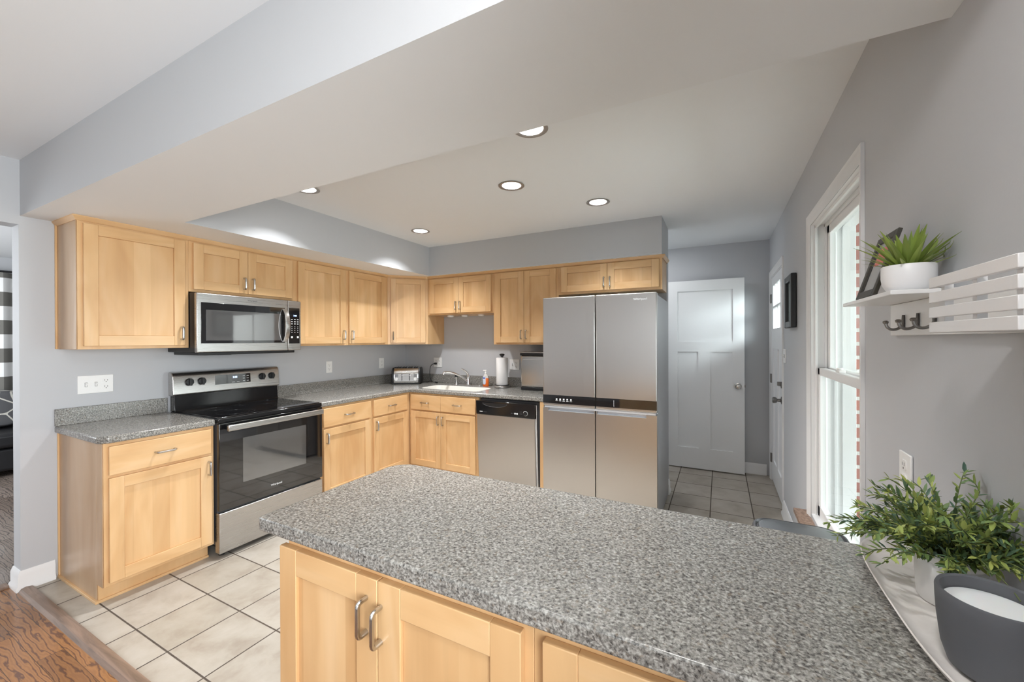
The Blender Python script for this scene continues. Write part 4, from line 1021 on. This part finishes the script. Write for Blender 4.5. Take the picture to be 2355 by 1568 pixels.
def build_fern():
    cx, cy, z0 = 3.948, -2.866, zt+.0075
    t = thing('potted_fern', (cx, cy, z0), 'bushy green fern in matte white pot on the tray', 'plant')
    obj('pot', MB().lathe([(0, 0), (.043, 0), (.046, .004), (.049, .05), (.0495, .074), (.047, .079), (.0515, .084), (.053, .092), (.051, .098), (.047, .098), (.045, .09), (.044, .08), (0, .08)], (cx, cy, z0), 48), M['matte_pot'], t)
    obj('soil', MB().lathe([(0, .0815), (.0435, .0815), (.0435, .0805)], (cx, cy, z0), 32), M['soil'], t)
    L = MB(); S = MB(); rnd = random.Random(11)
    for i in range(125):
        az = rnd.uniform(0, 2*PI); d = Vector((math.cos(az), math.sin(az), 0))
        l = rnd.uniform(.095, .175); el = math.radians(rnd.choice((rnd.uniform(8, 45), rnd.uniform(25, 85))))
        if d.x > .1: el = max(el, math.radians(40))
        p = Vector((cx+d.x*rnd.uniform(0, .035), cy+d.y*rnd.uniform(0, .035), z0+.083)); path = [p.copy()]; n = 16
        for k in range(n):
            u = k/n; e = el-u*u*math.radians(rnd.uniform(30, 75)) if k == 0 else e-math.radians(55)*u/n*2
            if k == 0: e = el
            step = d*math.cos(e)+Vector((0, 0, math.sin(e))); p = p+step*l/n
            if p.x > 4.012: p.x = 4.012
            if p.z < zt+.03: p.z = zt+.03
            if p.z > 1.185: p.z = 1.185
            path.append(p.copy())
        S.tube(path, .0009, 5)
        for k in range(3, n+1):
            q = path[k]; tg = (path[k]-path[k-1]).normalized() if (path[k]-path[k-1]).length > 1e-6 else d
            for j in range(2 if k < n else 3):
                ra = rnd.uniform(0, 2*PI); o = tg.orthogonal().normalized(); o = Matrix.Rotation(ra, 3, tg) @ o
                dr = (tg*rnd.uniform(.5, 1.0)+o*rnd.uniform(.5, .9)).normalized(); ll = rnd.uniform(.014, .026); ww = ll*rnd.uniform(.12, .16)
                s = dr.cross(Vector((rnd.uniform(-.4, .4), rnd.uniform(-.4, .4), 1))).normalized(); nn = s.cross(dr)
                pts = [q, q+dr*ll*.3+s*ww+nn*.0008, q+dr*ll*.7+s*ww*.8+nn*.0004, q+dr*ll-nn*.001, q+dr*ll*.7-s*ww*.8+nn*.0004, q+dr*ll*.3-s*ww+nn*.0008]
                if max(v.x for v in pts) > 4.0225 or (math.hypot(q.x-3.92, q.y+3.07) < .095 and q.z < zt+.165): continue
                mid1, mid2 = q+dr*ll*.3-nn*.0006, q+dr*ll*.7-nn*.0006
                bm = L.bm; vs = [bm.verts.new(v) for v in pts]; m1, m2 = bm.verts.new(mid1), bm.verts.new(mid2)
                for fv in ((vs[0], vs[1], m1), (vs[1], vs[2], m2, m1), (vs[2], vs[3], m2), (vs[0], m1, vs[5]), (m1, m2, vs[4], vs[5]), (m2, vs[3], vs[4])): bm.faces.new(fv)
    obj('foliage', L, M['fern'], t, recalc=False, smooth=80, label='small narrow green and blue-green fern leaves')
    obj('stems', S, M['stem'], t)
build_fern()
t = thing('candle', (3.92, -3.07, zt+.0075), 'white candle in a dark grey clay bowl on the tray', 'candle')
obj('bowl', MB().lathe([(0, 0), (.040, 0), (.048, .006), (.055, .03), (.0595, .07), (.061, .095), (.0615, .114), (.060, .118), (.056, .116), (.0545, .10), (.054, .09), (0, .09)], (3.92, -3.07, zt+.0075), 56), M['clay'], t)
obj('wax', MB().lathe([(0, .1), (.053, .0995), (.0538, .0915), (0, .0915)], (3.92, -3.07, zt+.0075), 48), M['wax'], t)

# trash can between peninsula and window
def build_can():
    x0, x1, y0, y1, z = 3.672, 3.972, -2.46, -2.005, .70
    t = thing('trash_can', ((x0+x1)/2, (y0+y1)/2, 0), 'grey steel trash can with rounded lid under the window', 'trash can')
    bd = MB(); bd.loft([[Vector((x, y, zz)) for x, y in rrect(x0+i, x1-i, y0+i, y1-i, .07, 8)] for zz, i in ((0.0, .012), (.02, .006), (.62, .004), (.64, .004))])
    obj('can_body', bd, M['dksteel'], t)
    r = MB(); r.loft([[Vector((x, y, zz)) for x, y in rrect(x0+i, x1-i, y0+i, y1-i, .075-i*.5, 8)] for zz, i in ((.6402, .0), (.69, .0), (.70, .004), (.702, .010), (.694, .014))])
    obj('rim', r, M['dkgrey'], t)
    ldm = MB(); ldm.loft([[Vector((x, y, zz)) for x, y in rrect(x0+i, x1-i, y0+.016+i*.3, y1-i, .075-i*.6, 8)] for zz, i in ((.6945, .022), (.704, .022), (.7065, .030))])
    obj('lid', ldm, M['dksteel'], t)
build_can()

# ================================================================== LIVING ROOM THROUGH THE DOORWAY
def build_living():
    t = thing('sofa', (-3.55, -2.3, 0), 'black leather sofa seen through the doorway', 'sofa')
    y0, y1 = -3.6, -1.3
    obj('base', MB().box(-4.0, -3.12, y0, y1, .06, .30), M['leather'], t, bevel=.03, seg=3)
    for k in range(3):
        ya = y0+.17+k*(y1-y0-.34)/3; yb = ya+(y1-y0-.34)/3-.01
        obj('seat_cushion', MB().box(-3.85, -3.08, ya, yb, .305, .46), M['leather'], t, bevel=.04, seg=4)
        obj('back_cushion', MB().box(-4.05, -3.80, ya, yb, .465, .83), M['leather'], t, bevel=.05, seg=4)
    for ya in (y0-.01, y1-.15): obj('armrest', MB().box(-4.0, -3.1, ya, ya+.16, .305, .62), M['leather'], t, bevel=.05, seg=4)
    for xx in (-3.95, -3.18):
        for yy in (y0+.08, y1-.08): obj('leg', MB().cyl((xx, yy, 0), (xx, yy, .06), .025, 12), M['black'], t)
    c = MB(); n = 10; rings = []
    F = lambda a, n_, z: Vector((-3.55+n_+z*-.33, -2.62+a, .47+z))
    for k in range(n+1):
        u = -1+2*k/n; rr = math.sqrt(max(0, 1-u*u))
        rings.append([F(.21*(.75+.25*rr)*math.copysign(abs(math.cos(2*PI*i/28))**.5, math.cos(2*PI*i/28)), .07*u, .21+.2*(.75+.25*rr)*math.copysign(abs(math.sin(2*PI*i/28))**.5, math.sin(2*PI*i/28))) for i in range(28)])
    tag(obj('cushion', c.loft(rings), M['cushion'], loc=(-3.55, -2.62, .47)), 'grey cushion with pale line pattern on the black sofa', 'cushion')
    t = thing('curtain', (-4.22, -2.4, .1), 'grey and white wide-striped curtain behind the sofa', 'curtain')
    cb = MB(); P = []
    for i in range(81):
        yy = -3.6+2.3*i/80; P.append((-4.215+.028*math.sin(i*.95)+.01*math.sin(i*.37), yy))
    th = .004
    cb.loft([[Vector((x, y, z)) for x, y in P]+[Vector((x-th, y, z)) for x, y in reversed(P)] for z in (.12, 2.27)])
    obj('cloth', cb, M['curtain'], t)
    obj('rod', MB().cyl((-4.21, -3.75, 2.285), (-4.21, -1.15, 2.285), .012, 12), M['black'], t)
build_living()

# ================================================================== OUTSIDE
struct('lawn', MB().box(4.3, 30, -22, 22, -.35, -.30), M['grass'], 'green lawn beyond the porch', 'lawn')
struct('porch_floor', MB().box(4.276, 6.4, -5, 3.5, -.29, -.1), M['concrete'], 'concrete porch floor outside the window', 'floor')
struct('porch_ceiling', MB().box(4.276, 6.5, -5, 3.5, 2.42, 2.5), M['soffitboard'], 'white boarded porch ceiling outside the window', 'ceiling')
for y, lab in ((-3.2, 'white square porch post past the brick edge'), (1.6, 'white square porch post out by the entry door')):
    tag(obj('porch_post', MB().box(6.2, 6.32, y-.06, y+.06, -.1, 2.42), M['trim'], loc=(6.26, y, -.1), bevel=.005), lab, 'post', 'porch posts')
def bush(x, y, z, r, n, seed, name, label, trunk=0):
    t = thing(name, (x, y, -.3), label, 'plant'); rnd = random.Random(seed); L = MB()
    for i in range(n):
        v = Vector((rnd.gauss(0, 1), rnd.gauss(0, 1), rnd.gauss(0, 1))).normalized()*r*rnd.uniform(.55, 1.05)
        p = Vector((x, y, z))+Vector((v.x, v.y, v.z*.9)); a = Vector((rnd.gauss(0, 1), rnd.gauss(0, 1), rnd.gauss(0, 1))).normalized(); b = a.orthogonal().normalized(); s = r*rnd.uniform(.06, .12)
        L.poly([p-a*s, p+b*s*.6, p+a*s, p-b*s*.6])
    obj('foliage', L, M['bush'], t, recalc=False, smooth=0)
    S = MB().tube([(x, y, -.3), (x+.03, y, z*.5), (x, y, z+.3*r)], [.03+.06*r, .02+.05*r, .02], 8)
    obj('trunk' if trunk else 'stem', S, M['soil'], t)
bush(7.6, 5.5, .5, .9, 900, 1, 'shrub', 'round green shrub on the lawn seen through the window')
bush(9.5, 16.0, 3.6, 2.6, 1800, 2, 'tree', 'leafy green tree far beyond the porch', 1)
bush(14.0, 8.0, 3.4, 2.5, 1600, 3, 'tree', 'leafy green tree across the lawn', 1)
t = thing('neighbouring_house', (12, 20, -.3), 'pale sided house across the lawn', 'house')
obj('wall', MB().box(5.5, 8.6, 19, 23, -.3, 2.7), M['siding'], t)
obj('roof', MB().loft([[Vector((x, y, z)) for x, z in ((5.2, 2.7), (8.9, 2.7), (7.05, 4.2))] for y in (18.7, 23.3)]), M['dkgrey'], t)
